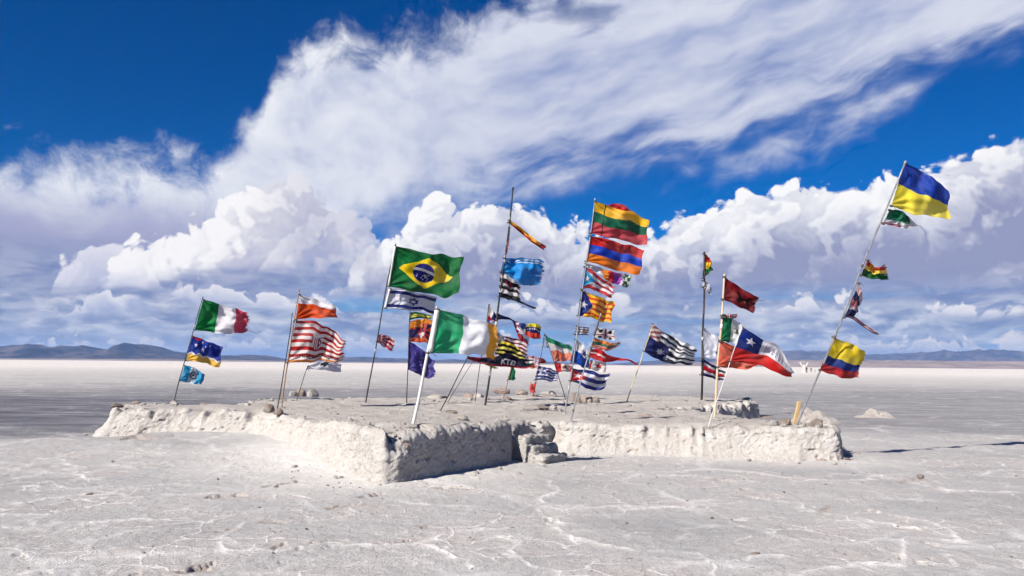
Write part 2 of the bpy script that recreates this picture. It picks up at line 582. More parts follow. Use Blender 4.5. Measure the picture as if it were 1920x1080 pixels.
# platform outline (bottom of the walls), from the corner steps round
PLAT_PX = [(208, 817), (265, 818), (330, 818), (400, 820), (470, 822), (512, 828), (560, 843), (620, 866), (672, 889), (712, 910), (742, 909),
           (800, 898), (850, 889), (910, 877), (950, 868), (962, 858), (1000, 850), (1040, 843), (1062, 848), (1110, 850), (1200, 852), (1300, 856), (1400, 859), (1500, 863), (1572, 864)]
OUT = [tuple(on_plane(x, y)[:2]) for x, y in PLAT_PX]
TOP_PX = [(1572, 792), (1500, 789), (1422, 784), (1345, 774), (1263, 762), (1340, 756), (1422, 750), (1330, 744), (1190, 740), (1030, 739), (860, 743), (730, 744), (560, 746), (470, 748), (440, 756), (320, 757), (212, 757)]
OUT += [tuple(on_top(x, y)[:2]) for x, y in TOP_PX]

ang_f = np.linspace(-R(41), R(41), 720)
ang_b = np.linspace(R(41), 2 * math.pi - R(41), 80)[1:-1]
ang = np.concatenate([ang_f, ang_b])
rad = np.concatenate([np.geomspace(0.3, 5.0, 16)[:-1], np.geomspace(5.0, 45, 390)[:-1], np.geomspace(45, 400, 110)[:-1], np.geomspace(400, 64000, 46)])
RR, AA = np.meshgrid(rad, ang, indexing='ij')
gx_, gy_ = RR * np.sin(AA), RR * np.cos(AA)
PX, PY = gx_.ravel(), gy_.ravel()
near = np.exp(-np.hypot(PX, PY) / 60.0)
wx = PX + 0.25 * fbm(PX * 1.1, PY * 1.1, 3, 5)
wy = PY + 0.25 * fbm(PX * 1.1 + 40, PY * 1.1, 3, 6)
wfx = wx + 0.05 * fbm(PX * 6, PY * 6, 2, 7)
wfy = wy + 0.05 * fbm(PX * 6 + 9, PY * 6, 2, 8)
vein = np.zeros(PX.shape)
sel = np.hypot(PX, PY) < 60
for k, pl_ in enumerate(VEINS):
    d = seg_dist(wfx[sel], wfy[sel], [(x, y) for x, y in pl_])
    w = 0.036 * (0.7 + 0.8 * (0.5 + 0.5 * fbm(PX[sel] * 1.5, PY[sel] * 1.5, 2, 30 + k)))
    soft = np.exp(-(d / (w * 0.62)) ** 2) + 0.26 * np.exp(-(d / (w * 2.4)) ** 2)
    brk_ = sstep(fbm(PX[sel] * 2.2, PY[sel] * 2.2, 3, 60 + k), -0.35, 0.25)
    vein[sel] = np.maximum(vein[sel], soft * (0.42 + 0.48 * brk_))
# polygonal network of ridges further out and between
def voro_edge(x, y, s, seed):
    X, Y = x * s, y * s
    ix, iy = np.floor(X), np.floor(Y)
    f1 = np.full(X.shape, 9.0); f2 = np.full(X.shape, 9.0)
    for a in (-1, 0, 1):
        for b in (-1, 0, 1):
            h1 = _hash2(ix + a, iy + b, seed) / 4294967296.0
            h2 = _hash2(ix + a, iy + b, seed + 91) / 4294967296.0
            d = np.hypot(ix + a + h1 - X, iy + b + h2 - Y)
            f2 = np.minimum(f2, np.maximum(f1, d)); f1 = np.minimum(f1, d)
    return f2 - f1
ve = voro_edge(wfx + 0.2 * fbm(PX * 0.5, PY * 0.5, 2, 90), wfy, 0.42, 3)
net = np.exp(-(ve / 0.055) ** 2) * sstep(fbm(PX * 0.45, PY * 0.45, 3, 71), -0.15, 0.45)
ve2 = voro_edge(wfx, wfy, 1.1, 8)
net2 = np.exp(-(ve2 / 0.07) ** 2) * sstep(fbm(PX * 0.7 + 5, PY * 0.7, 3, 72), 0.05, 0.5) * 0.5
vein = np.maximum(vein, np.maximum(net * 0.62, net2 * 0.85))
crack = np.zeros(PX.shape); dirt = np.zeros(PX.shape)
for pl_, w, dep in CRACKS:
    d = seg_dist(wfx[sel] - 0.0, wfy[sel], pl_)
    crack[sel] = np.maximum(crack[sel], dep * (1 - sstep(d, w * 0.45, w * 1.15)))
    dirt[sel] = np.maximum(dirt[sel], (1 - sstep(d, w * 0.6, w * 3.2)) * 0.8)
pit_n = fbm(PX * 3.1, PY * 3.1, 4, 44)
pits = sstep(pit_n, 0.44, 0.60) * sstep(fbm(PX * 0.4, PY * 0.4, 2, 45), 0.0, 0.35) * near
crack = np.maximum(crack, pits * 0.035)
dirt = np.maximum(dirt, pits * 0.7)
lump = fbm(PX * 0.28, PY * 0.28, 3, 1) * 0.035 + fbm(PX * 1.3, PY * 1.3, 4, 2) * 0.016 + fbm(PX * 5.5, PY * 5.5, 3, 3, 0.6) * 0.008
z = (lump + vein * 0.015) * near - crack
# low heave of crust left of the platform
hx_, hy_ = on_plane(255, 838)[:2]
heave = np.exp(-(((PX - hx_) / 0.9) ** 2 + ((PY - hy_) / 0.8) ** 2))
z += heave * 0.10 * (1 + 0.5 * fbm(PX * 2, PY * 2, 2, 12))
# white wind-packed salt in front of the left wall; trodden paler strip before the right wall
dl = seg_dist(PX, PY, OUT[0:10]); dr = seg_dist(PX, PY, OUT[10:25])
side = (PX < OUT[9][0] + 0.2 * (OUT[9][1] - PY))
white = (1 - sstep(dl + 0.7 * fbm(PX * 0.5, PY * 0.5, 3, 21), 0.3, 3.3)) * sstep(PY, 9.0, 11.5) * sstep(PX, -8.8, -6.5)
white = np.maximum(white, (1 - sstep(dr + 0.4 * fbm(PX * 0.7, PY * 0.7, 3, 22), 0.1, 1.8)) * 0.45)
z += (1 - sstep(dl, 0.0, 1.5)) ** 1.5 * 0.12 * sstep(PY, 11.2, 14.0) * sstep(PX, -8.6, -7.0) + (1 - sstep(dr, 0.0, 0.5)) * 0.02
# cloud shadow painted into the salt: broad behind and left, thinner right, pale beyond
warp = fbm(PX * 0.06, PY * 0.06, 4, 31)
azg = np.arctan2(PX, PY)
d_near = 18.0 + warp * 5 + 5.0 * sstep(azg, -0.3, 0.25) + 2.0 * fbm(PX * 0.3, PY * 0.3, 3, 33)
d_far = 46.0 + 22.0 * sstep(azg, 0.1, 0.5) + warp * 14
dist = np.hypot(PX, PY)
cloud_shade = sstep(dist, d_near - 3.0, d_near + 3.5) * (1 - sstep(dist, d_far * 0.75, d_far * 1.45))
cloud_shade *= 1.0 - 0.42 * sstep(azg, -0.42, 0.15)
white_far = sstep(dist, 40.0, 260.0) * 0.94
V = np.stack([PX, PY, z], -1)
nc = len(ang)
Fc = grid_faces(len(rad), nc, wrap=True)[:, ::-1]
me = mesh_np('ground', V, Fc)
for nm, arr in (('vein', vein), ('dirt', dirt), ('white', white), ('cloud_shade', cloud_shade), ('farwhite', white_far)):
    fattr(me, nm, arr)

m_ground, gg, out = new_mat('salt crust')
P = obj_pos(gg)
n_grain = gg.noise(P, 55.0, 3.0, 0.7)
n_mid = gg.noise(P, 7.0, 5.0, 0.65)
n_big = gg.noise(P, 0.9, 4.0, 0.6)
gxs = gg.vmath('MULTIPLY', P, (0.22, 1.0, 1.0))
n_str = gg.noise(gxs, 1.1, 5.0, 0.62)
base = gg.mix(gg.ss(n_big, 0.35, 0.65), (0.379, 0.375, 0.372), (0.424, 0.391, 0.374))
base = gg.mix(gg.lin(n_mid, 0.3, 0.7, 0.0, 0.55), base, (0.285, 0.279, 0.275))
base = gg.mix(gg.ss(n_grain, 0.49, 0.68) * 0.7, base, (0.190, 0.181, 0.177))
base = gg.mix(gg.ss(n_grain, 0.48, 0.31) * 0.5, base, (0.554, 0.533, 0.523))
patch = gg.ss(gg.noise(gg.vmath('MULTIPLY', P, (0.6, 1.0, 1.0)), 0.35, 4.0, 0.6), 0.46, 0.62)
base = gg.mix(patch * 0.55, base, gg.mix(0.72, base, (0.200, 0.203, 0.210)))
a_w = gg.attr('white')
base = gg.mix((a_w * gg.lin(n_mid, 0.3, 0.7, 0.75, 1.1)).clamp(), base, gg.mix(gg.ss(n_grain, 0.3, 0.7), (0.588, 0.568, 0.542), (0.500, 0.482, 0.462)))
a_d = gg.attr('cloud_shade')
cloud_shade_c = gg.mix(gg.ss(n_str, 0.36, 0.66), (0.074, 0.075, 0.093), (0.181, 0.181, 0.199))
base = gg.mix(a_d, base, cloud_shade_c)  # bluish grey of the cloud shadow mixed into the salt colour
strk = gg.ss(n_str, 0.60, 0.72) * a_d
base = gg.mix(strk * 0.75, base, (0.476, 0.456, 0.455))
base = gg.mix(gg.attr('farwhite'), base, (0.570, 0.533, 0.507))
a_v = gg.attr('vein')
base = gg.mix((a_v * gg.lin(n_grain, 0.3, 0.7, 1.0, 0.65) * (1.0 - a_d * 0.4)).clamp(), base, (0.623, 0.601, 0.593))
# fine web of salt ridges between the big ones
wv2 = gg.vmath('ADD', P, gg.vmath('SCALE', gg.vmath('SUBTRACT', gg.noise(P, 3.0, 4.0, 0.6, color=True), (0.5, 0.5, 0.5)), scale=0.45))
vd = gg.voro(wv2, 1.7, 'DISTANCE_TO_EDGE', dim='2D')
vd2 = gg.voro(wv2, 5.2, 'DISTANCE_TO_EDGE', dim='2D')
web = gg.ss(vd, 0.045, 0.0) * gg.ss(n_big, 0.44, 0.60) + gg.ss(vd2, 0.06, 0.0) * gg.ss(n_mid, 0.50, 0.66) * 0.5
base = gg.mix((web * 0.75 * (1.0 - a_d * 0.8)).clamp(), base, (0.625, 0.613, 0.603))
pit = gg.ss(gg.noise(P, 16.0, 3.0, 0.6), 0.64, 0.72) * (1.0 - gg.attr('farwhite'))
base = gg.mix(pit * 0.6, base, (0.162, 0.142, 0.133))
a_t = gg.attr('dirt')
base = gg.mix((a_t * gg.lin(n_mid, 0.35, 0.65, 0.1, 1.0)).clamp(), base, (0.237, 0.176, 0.137))
hgt = n_grain * 0.4 + n_mid * 0.8 + web * 0.25 - pit * 0.8
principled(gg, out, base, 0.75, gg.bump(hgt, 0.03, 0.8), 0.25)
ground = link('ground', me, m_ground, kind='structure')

# ------------------------------------------------------------------ far shore and mountains
m_mtn, gg, out = new_mat('far rock slopes')
P = obj_pos(gg)
nm = gg.noise(P, 0.0013, 6.0, 0.65)
principled(gg, out, gg.mix(gg.ss(nm, 0.40, 0.60), (0.022, 0.020, 0.028), (0.10, 0.076, 0.072)), 0.95, None, 0.1)  # strong dark-light noise in the rock colour stands in for shaded relief
m_shore, gg, out = new_mat('dry pink shore')
P = obj_pos(gg)
nm = gg.noise(gg.vmath('MULTIPLY', P, (0.3, 1.0, 4.0)), 0.002, 5.0, 0.6)
principled(gg, out, gg.mix(gg.ss(nm, 0.35, 0.65), (0.20, 0.158, 0.145), (0.30, 0.245, 0.225)), 0.95, None, 0.1)


def ridge(name, pts, D, thick, seed, mat, rough=0.25, n=360, drop=0.0):
    """mountain range whose crest passes through the given skyline points, with spurs in front"""
    xs = np.array([p[0] for p in pts], float); ys = np.array([p[1] for p in pts], float)
    px = np.linspace(xs[0], xs[-1], n)
    py = np.interp(px, xs, ys)
    crest = np.array([at_depth(a, b, D) for a, b in zip(px, py)])
    cx, cz = crest[:, 0], np.maximum(crest[:, 2], 0.0)
    rows = np.concatenate([np.linspace(-1, 0, 13), np.linspace(0, 1, 5)[1:]])
    V = []
    for t in rows:
        s = 1 - abs(t)
        prof = s ** 1.25
        sp = fbm(cx / (thick * 0.16), np.full(n, t * 2.0), 4, seed) * rough * 2.6 * (s * (1 - s) * 4 + 0.06 * s)
        jag = fbm(cx / (thick * 0.045), np.full(n, t * 5.0), 3, seed + 3, 0.6) * 0.13 * s
        zz = cz * np.clip(prof + sp + jag, 0, 2) - 3.0 * (s <= 0.001) - drop
        V.append(np.stack([cx, np.full(n, D + t * thick), zz], -1))
    V = np.concatenate(V)
    me = mesh_np(name, V, grid_faces(len(rows), n))
    return link(name, me, mat, kind='structure')


ridge('mountain_range', [(-500, 662), (-300, 655), (-150, 648), (-40, 650), (0, 651), (20, 648.5), (38, 649), (55, 645), (75, 647), (97, 651), (112, 649), (135, 651), (158, 648.5), (168, 650.5), (180, 657), (190, 660), (205, 658),
       (215, 655), (230, 652.5), (250, 654.5), (264, 652), (275, 645.5), (284, 651), (297, 656), (320, 659.5), (335, 659), (352, 662), (385, 664), (420, 668), (445, 667), (467, 664.5), (485, 667), (500, 666.5), (530, 672.5), (560, 678), (575, 680)], 26000, 5000, 11, m_mtn)
ridge('mountain_range', [(540, 678), (600, 674), (640, 671), (680, 668.5), (720, 671), (770, 672.5), (810, 675), (850, 673.5), (900, 676), (960, 679), (1020, 678), (1090, 681), (1140, 683.5)], 34000, 5000, 12, m_mtn)
ridge('mountain_range', [(1120, 684), (1200, 678), (1300, 671), (1390, 663), (1450, 660), (1489, 657), (1525, 658), (1570, 661), (1628, 665), (1680, 663), (1728, 661), (1811, 658.5), (1840, 657), (1867, 654.5), (1894, 657),
       (1930, 661), (2000, 664), (2150, 660), (2350, 668), (2500, 690)], 40000, 7000, 13, m_mtn)
ridge('far_shore', [(1180, 686), (1300, 680), (1400, 676.5), (1500, 675), (1600, 675.5), (1700, 676), (1800, 677), (1920, 677.5), (2100, 677), (2400, 684)], 15000, 2500, 14, m_shore, 0.15)
ridge('far_shore', [(-300, 672), (0, 671.5), (200, 673), (500, 676), (640, 678), (900, 680.5), (1150, 683)], 18000, 2500, 15, m_shore, 0.15)

# ------------------------------------------------------------------ haze: thin bright air over the salt plain
m_haze, gg, out = new_mat('thin air')
pv = gg.n.new('ShaderNodeVolumePrincipled')
pv.inputs['Color'].default_value = (0.30, 0.52, 1.0, 1.0)
pv.inputs['Density'].default_value = 1.5e-5
pv.inputs['Anisotropy'].default_value = 0.0
gg.l.new(pv.outputs[0], out.inputs['Volume'])
bm = bmesh.new()
bmesh.ops.create_cube(bm, size=1.0)
for v in bm.verts:
    v.co = Vector((v.co.x * 140000, v.co.y * 140000, -2.0 if v.co.z < 0 else 760.0))
me = bpy.data.meshes.new('haze'); bm.to_mesh(me); bm.free()
link('haze', me, m_haze, kind='stuff')
# ------------------------------------------------------------------ the salt platform
def salt_mat(name, c_lo, c_hi, c_dark, scale=1.0, bump=0.03, use_top=False):
    m, gg, out = new_mat(name)
    P = obj_pos(gg)
    a = gg.noise(P, 3.0 * scale, 6.0, 0.62)
    b = gg.noise(P, 22.0 * scale, 5.0, 0.68)
    d = gg.noise(P, 90.0 * scale, 2.0, 0.6)
    c = gg.mix(gg.ss(a, 0.35, 0.65), c_lo, c_hi)
    if use_top:
        tp = gg.attr('top')
        topc = gg.mix(gg.ss(a, 0.35, 0.65), (0.385, 0.350, 0.322), (0.455, 0.428, 0.402))
        c = gg.mix(tp, c, topc)
    c = gg.mix(gg.ss(b, 0.55, 0.72) * 0.5, c, c_dark)
    e = gg.noise(P, 9.0 * scale, 4.0, 0.6)
    c = gg.mix(gg.ss(e, 0.62, 0.70) * 0.45, c, c_dark)
    c = gg.mix(gg.ss(d, 0.55, 0.75) * 0.25, c, c_dark)
    principled(gg, out, c, 0.85, gg.bump(a * 0.5 + b * 1.0 + d * 0.3, bump, 1.0), 0.2)
    return m


m_plat = salt_mat('rendered salt', (0.425, 0.397, 0.372), (0.475, 0.456, 0.437), (0.197, 0.150, 0.118), 1.0, 0.045, True)
m_rock_w = salt_mat('salt stone', (0.328, 0.295, 0.269), (0.394, 0.374, 0.354), (0.157, 0.125, 0.105), 2.0, 0.03)
m_rock_b = salt_mat('brown salt stone', (0.221, 0.176, 0.148), (0.312, 0.267, 0.238), (0.098, 0.074, 0.057), 2.0, 0.04)
m_rock_p = salt_mat('pink salt stone', (0.302, 0.216, 0.184), (0.367, 0.308, 0.276), (0.157, 0.098, 0.079), 2.0, 0.03)


def top_z(x, y):
    return plat_h(x, y) + 0.035 * fbm(np.asarray(x) * 0.5, np.asarray(y) * 0.5, 3, 81) + 0.034 * fbm(np.asarray(x) * 1.9, np.asarray(y) * 1.9, 4, 82)


def voro_cell(x, y, seed):
    """random value of the nearest cell and distance to its border"""
    ix, iy = np.floor(x), np.floor(y)
    f1 = np.full(np.shape(x), 9.0); f2 = np.full(np.shape(x), 9.0); val = np.zeros(np.shape(x))
    for a in (-1, 0, 1):
        for b in (-1, 0, 1):
            h1 = _hash2(ix + a, iy + b, seed) / 4294967296.0
            h2 = _hash2(ix + a, iy + b, seed + 91) / 4294967296.0
            h3 = _hash2(ix + a, iy + b, seed + 37) / 4294967296.0
            d = np.hypot(ix + a + h1 - x, iy + b + h2 - y)
            val = np.where(d < f1, h3, val)
            f2 = np.minimum(f2, np.maximum(f1, d)); f1 = np.minimum(f1, d)
    return val, f2 - f1


def crumble(s_, z_, seed):
    """broken face of salt: chunks of different depth, gritty ridges, pits"""
    wx_ = s_ + 0.05 * fbm(s_ * 5, z_ * 5, 2, seed + 1); wz_ = z_ + 0.05 * fbm(s_ * 5 + 7, z_ * 5, 2, seed + 2)
    c1_, e1_ = voro_cell(wx_ * 4.2, wz_ * 5.0, seed + 3)
    c2_, e2_ = voro_cell(wx_ * 11, wz_ * 12, seed + 4)
    rid = 1 - 2 * np.abs(perlin(s_ * 9, z_ * 9, seed + 5))
    d = 0.016 * (c1_ - 0.5) * sstep(e1_, 0.0, 0.16) + 0.016 * (c2_ - 0.5) * sstep(e2_, 0.0, 0.22) + 0.010 * rid + 0.018 * fbm(s_ * 24, z_ * 22, 2, seed + 6)
    pit_ = sstep(fbm(s_ * 7, z_ * 8, 3, seed + 7), 0.42, 0.62)
    return d - 0.045 * pit_


def resample(poly, step):
    out = []
    n = len(poly)
    for i in range(n):
        a = np.array(poly[i]); b = np.array(poly[(i + 1) % n])
        L = np.linalg.norm(b - a); k = max(1, int(round(L / step)))
        for j in range(k):
            out.append(a + (b - a) * j / k)
    return np.array(out)


ring = resample(OUT, 0.028)
# round the corners a little, then roughen the line of the wall
for _ in range(5):
    ring = (np.roll(ring, 1, 0) + 2 * ring + np.roll(ring, -1, 0)) / 4
tan = np.roll(ring, -1, 0) - np.roll(ring, 1, 0)
tan /= np.linalg.norm(tan, axis=1)[:, None]
nrm = np.stack([tan[:, 1], -tan[:, 0]], -1)           # outward for a counter-clockwise ring
area = 0.5 * np.sum(ring[:, 0] * np.roll(ring[:, 1], -1) - np.roll(ring[:, 0], -1) * ring[:, 1])
if area < 0:
    nrm = -nrm
s_len = np.concatenate([[0], np.cumsum(np.linalg.norm(np.diff(ring, axis=0), axis=1))])
lit_left = sstep(nrm[:, 0], 0.2, -0.3) * sstep(-nrm[:, 1], 0.15, 0.5) * sstep(ring[:, 1], 11.0, 13.5)                # the sunny plastered sides are lumpier and flare at the foot
tl = np.concatenate([np.linspace(0, 0.88, 36), [0.91, 0.95, 0.985, 1.0]])
Vw = []
bite_c, bite_e = voro_cell(s_len * 2.6 + 0.25 * fbm(s_len * 4, s_len * 0, 2, 95), s_len * 0 + 0.5, 96)
rim_bite = 0.16 * sstep(bite_c, 0.62, 0.80) * sstep(bite_e, 0.0, 0.3) + 0.03 * (voro_cell(s_len * 8, s_len * 0 + 0.5, 97)[0])
zt = top_z(ring[:, 0], ring[:, 1]) - 0.05 * np.abs(fbm(s_len * 1.7, s_len * 0 + 3, 3, 83)) * 2
sag_x, sag_y = on_plane(450, 790)[:2]
sag = np.exp(-(((ring[:, 0] - sag_x) / 0.75) ** 2 + ((ring[:, 1] - sag_y) / 1.2) ** 2))
zt = zt - sag * 0.28 - rim_bite * 0.35
for t in tl:
    zz = -0.08 + t * (zt + 0.08)
    lump = 0.034 * fbm(s_len * 1.3, zz * 1.6 + 3, 3, 84) + crumble(s_len, zz, 300)
    streak = 0.014 * fbm(s_len * 11, zz * 1.2, 2, 87)
    flare = (0.42 * lit_left + 0.04) * (1 - t) ** 2.8 + 0.04 * (1 - t)
    rnd = -0.07 * max(0.0, (t - 0.88) / 0.12) ** 2.0
    off = lump * (0.5 + 0.5 * min(1, (1 - t) * 8)) + streak + flare + rnd + sag * 0.22 * (1 - t)
    off = off - rim_bite * sstep(t, 0.62, 1.0)
    # a ragged overhanging lip just under the rim
    off = off + 0.030 * math.exp(-((t - 0.86) / 0.06) ** 2) * (0.4 + fbm(s_len * 6, s_len * 0, 3, 88))
    zz2 = zz + (0.018 * fbm(s_len * 9, s_len * 0 + 8, 3, 89) * sstep(t, 0.75, 0.9))
    Vw.append(np.stack([ring[:, 0] + nrm[:, 0] * off, ring[:, 1] + nrm[:, 1] * off, zz2], -1))
nR = len(ring)
wallV = np.concatenate(Vw)
wallF = grid_faces(len(tl), nR, wrap=True)
if area < 0:
    wallF = wallF[:, ::-1]
# top sheet
rim = Vw[-1]
rim_xy = [(float(a), float(b)) for a, b in rim[:, :2]]
step = 0.075
gx0, gx1, gy0, gy1 = rim[:, 0].min(), rim[:, 0].max(), rim[:, 1].min(), rim[:, 1].max()
qx, qy = np.meshgrid(np.arange(gx0, gx1, step), np.arange(gy0, gy1, step))
rng = np.random.RandomState(4)
qx = (qx + rng.uniform(-0.02, 0.02, qx.shape)).ravel(); qy = (qy + rng.uniform(-0.02, 0.02, qy.shape)).ravel()
ins = in_poly(qx, qy, OUT)
qx, qy = qx[ins], qy[ins]
dE = np.full(qx.shape, 9.0)
rr = rim[:, :2]
for k in range(0, len(qx), 4000):
    dd = np.hypot(qx[k:k + 4000, None] - rr[None, ::2, 0], qy[k:k + 4000, None] - rr[None, ::2, 1])
    dE[k:k + 4000] = dd.min(1)
keep = dE > 0.05
qx, qy, dE = qx[keep], qy[keep], dE[keep]
pts2 = [Vector(p) for p in rim_xy] + [Vector((float(a), float(b))) for a, b in zip(qx, qy)]
edges = [(i, (i + 1) % nR) for i in range(nR)]
vo, eo, fo, ov, oe, of = geometry.delaunay_2d_cdt(pts2, edges, [list(range(nR))] if area > 0 else [list(range(nR))[::-1]], 1, 1e-6)
vo = np.array([tuple(v) for v in vo])
zin = top_z(vo[:, 0], vo[:, 1])
# match rim heights where the vertex came from the rim, blend inwards
zz = zin.copy()
isrim = np.zeros(len(vo), bool)
for i, src in enumerate(ov):
    for s_ in src:
        if s_ < nR:
            isrim[i] = True; zz[i] = rim[s_, 2]
dv = np.full(len(vo), 9.0); near_z = zin.copy()
for k in range(0, len(vo), 4000):
    dd = np.hypot(vo[k:k + 4000, 0, None] - rr[None, :, 0], vo[k:k + 4000, 1, None] - rr[None, :, 1])
    ii = dd.argmin(1); dv[k:k + 4000] = dd.min(1); near_z[k:k + 4000] = rim[ii, 2]
f = sstep(dv, 0.0, 0.35)
zz = np.where(isrim, zz, near_z * (1 - f) + zin * f + 0.016 * fbm(vo[:, 0] * 5, vo[:, 1] * 5, 3, 92))
nW = len(wallV)
topV = np.stack([vo[:, 0], vo[:, 1], zz], -1)
topF = np.array([fc for fc in fo if len(fc) == 3])
a_ = topV[topF[:, 0]]; b_ = topV[topF[:, 1]]; c_ = topV[topF[:, 2]]
up = np.cross(b_ - a_, c_ - a_)[:, 2] > 0
topF[~up] = topF[~up][:, ::-1]
wallT = np.concatenate([wallF[:, [0, 1, 2]], wallF[:, [0, 2, 3]]])
V = np.concatenate([wallV, topV]); Fc = np.concatenate([wallT, topF + nW])
topa = np.concatenate([np.repeat(np.where(tl > 0.97, 0.5, 0.0), nR), np.clip(dv / 0.25, 0, 1) * 0.5 + 0.5])
me = mesh_np('salt_platform', V, Fc)
fattr(me, 'top', topa)
platform = link('salt_platform', me, m_plat, label='low star-shaped platform of whitewashed salt with rough walls and small steps', cat='platform')


def surf(x, y):
    """height of the platform's top near (x, y)"""
    i = int(np.argmin((topV[:, 0] - x) ** 2 + (topV[:, 1] - y) ** 2))
    return float(topV[i, 2])


def lump_mesh(name, sx, sy, sz, seed, rough=0.28, sub=4, flat=0.35, crag=0.0):
    bm = bmesh.new()
    bmesh.ops.create_icosphere(bm, subdivisions=sub, radius=1.0)
    co = np.array([v.co for v in bm.verts])
    n1 = fbm(co[:, 0] * 1.1 + co[:, 2] * 0.7 + seed, co[:, 1] * 1.1 - co[:, 2] * 0.6, 4, seed)
    n2 = fbm(co[:, 0] * 3.4 - co[:, 2] + seed, co[:, 1] * 3.4 + co[:, 2] * 2.3, 3, seed + 5)
    # facets: pull towards a few random planes
    rg = np.random.RandomState(seed)
    r = 1 + rough * n1 + rough * 0.15 * n2
    for _ in range(11):
        d = rg.normal(size=3); d /= np.linalg.norm(d)
        h = rg.uniform(0.48, 0.82)
        pr = co @ d * r
        r = np.where(pr > h, r * (h + (pr - h) * 0.06) / np.maximum(pr, 1e-6), r)
    r = r * (1 + 0.07 * n2)
    co = co * r[:, None] * np.array([sx, sy, sz])
    co[:, 2] = np.maximum(co[:, 2], -flat * sz)
    for v, c in zip(bm.verts, co):
        v.co = c
    bmesh.ops.recalc_face_normals(bm, faces=bm.faces)
    me = bpy.data.meshes.new(name); bm.to_mesh(me); bm.free()
    me.polygons.foreach_set('use_smooth', np.ones(len(me.polygons), dtype=bool))
    try:
        me.set_sharp_from_angle(angle=R(24))
    except Exception:
        pass
    return me


# steps, seen from their side, going down to the right from the notch in the shaded wall
st0 = np.array(on_plane(971, 866)[:2]); st_dir = np.array([0.76, -0.65]); st_dir /= np.linalg.norm(st_dir)
st_w = np.array([-st_dir[1], st_dir[0]])


def rough_block(name, L, W, z0, z1, seed):
    """rough cast step: rounded slab with eroded arrises"""
    bm = bmesh.new()
    bmesh.ops.create_cube(bm, size=1.0)
    bmesh.ops.subdivide_edges(bm, edges=bm.edges[:], cuts=19, use_grid_fill=True)
    co = np.array([v.co for v in bm.verts])
    # round the box
    p = np.abs(co * 2); e = (p[:, 0] ** 16 + p[:, 1] ** 16 + p[:, 2] ** 16) ** (1 / 16.0)
    co = co / np.maximum(e, 1e-6)[:, None] * (0.5 * 2) * 0.5 / 0.5
    co = co * 0.5 / 0.5
    dirn = co / np.linalg.norm(co, axis=1)[:, None]
    n = fbm(co[:, 0] * 3.1 + seed + co[:, 2] * 1.7, co[:, 1] * 3.1 - co[:, 2] * 2.1, 4, seed) * 0.024 + fbm(co[:, 0] * 9 + seed, co[:, 1] * 9 + co[:, 2] * 6, 3, seed + 1) * 0.03
    cid, ced = voro_cell(co[:, 0] * 7 + co[:, 2] * 5 + seed, co[:, 1] * 7 - co[:, 2] * 4, seed + 9)
    n = n + 0.028 * (cid - 0.6) * sstep(ced, 0.0, 0.25)
    co = np.stack([(co[:, 0] + 0.5) * L, (co[:, 1] + 0.5) * W, z0 + (co[:, 2] + 0.5) * (z1 - z0)], -1) + dirn * n[:, None]
    for v, c in zip(bm.verts, co):
        v.co = c
    me = bpy.data.meshes.new(name); bm.to_mesh(me); bm.free()
    me.polygons.foreach_set('use_smooth', np.ones(len(me.polygons), dtype=bool))
    return me


me_s = [rough_block('step', 0.56, 0.66, -0.08, 0.14, 5), rough_block('step', 0.37, 0.65, -0.08, 0.285, 6), rough_block('step', 0.19, 0.64, -0.08, 0.425, 7)]
m_step = salt_mat('step salt', (0.377, 0.353, 0.328), (0.435, 0.418, 0.402), (0.197, 0.160, 0.135), 1.2, 0.04)
for me in me_s:
    fattr(me, 'top', np.zeros(len(me.vertices)))
    o = link('step', me, m_step, parent=platform)
    o.location = (st0[0] - 0.02, st0[1], 0)
    o.rotation_euler = (0, 0, math.atan2(st_dir[1], st_dir[0]))

# blocks of salt stone built into the broken corners
def embed(px, py, Yoff, z, sx, sy, sz, seed, mat, rz=0.0, name='salt_block', tilt=0.0):
    base = on_plane(px, py, 0.0)
    me = lump_mesh(name, sx, sy, sz, seed)
    o = link(name, me, mat, parent=platform)
    o.location = (base[0], base[1] + Yoff, z)
    o.rotation_euler = (tilt, 0.1, rz)
    return o


embed(742, 908, 0.34, 0.47, 0.30, 0.24, 0.19, 21, m_rock_p, 0.5, tilt=0.2)
embed(728, 908, 0.22, 0.16, 0.16, 0.14, 0.28, 22, m_rock_w, 0.9)
embed(712, 905, 0.35, 0.42, 0.13, 0.12, 0.12, 23, m_rock_p, 0.2)
embed(1560, 862, 0.20, 0.20, 0.22, 0.2, 0.24, 24, m_rock_w, 0.3)
embed(1582, 862, 0.35, 0.10, 0.16, 0.22, 0.20, 25, m_rock_b, 0.7)
embed(1545, 864, 0.05, 0.06, 0.20, 0.12, 0.10, 26, m_rock_p, 0.1)
embed(1530, 860, 0.20, 0.38, 0.15, 0.14, 0.13, 27, m_rock_p, 1.1)

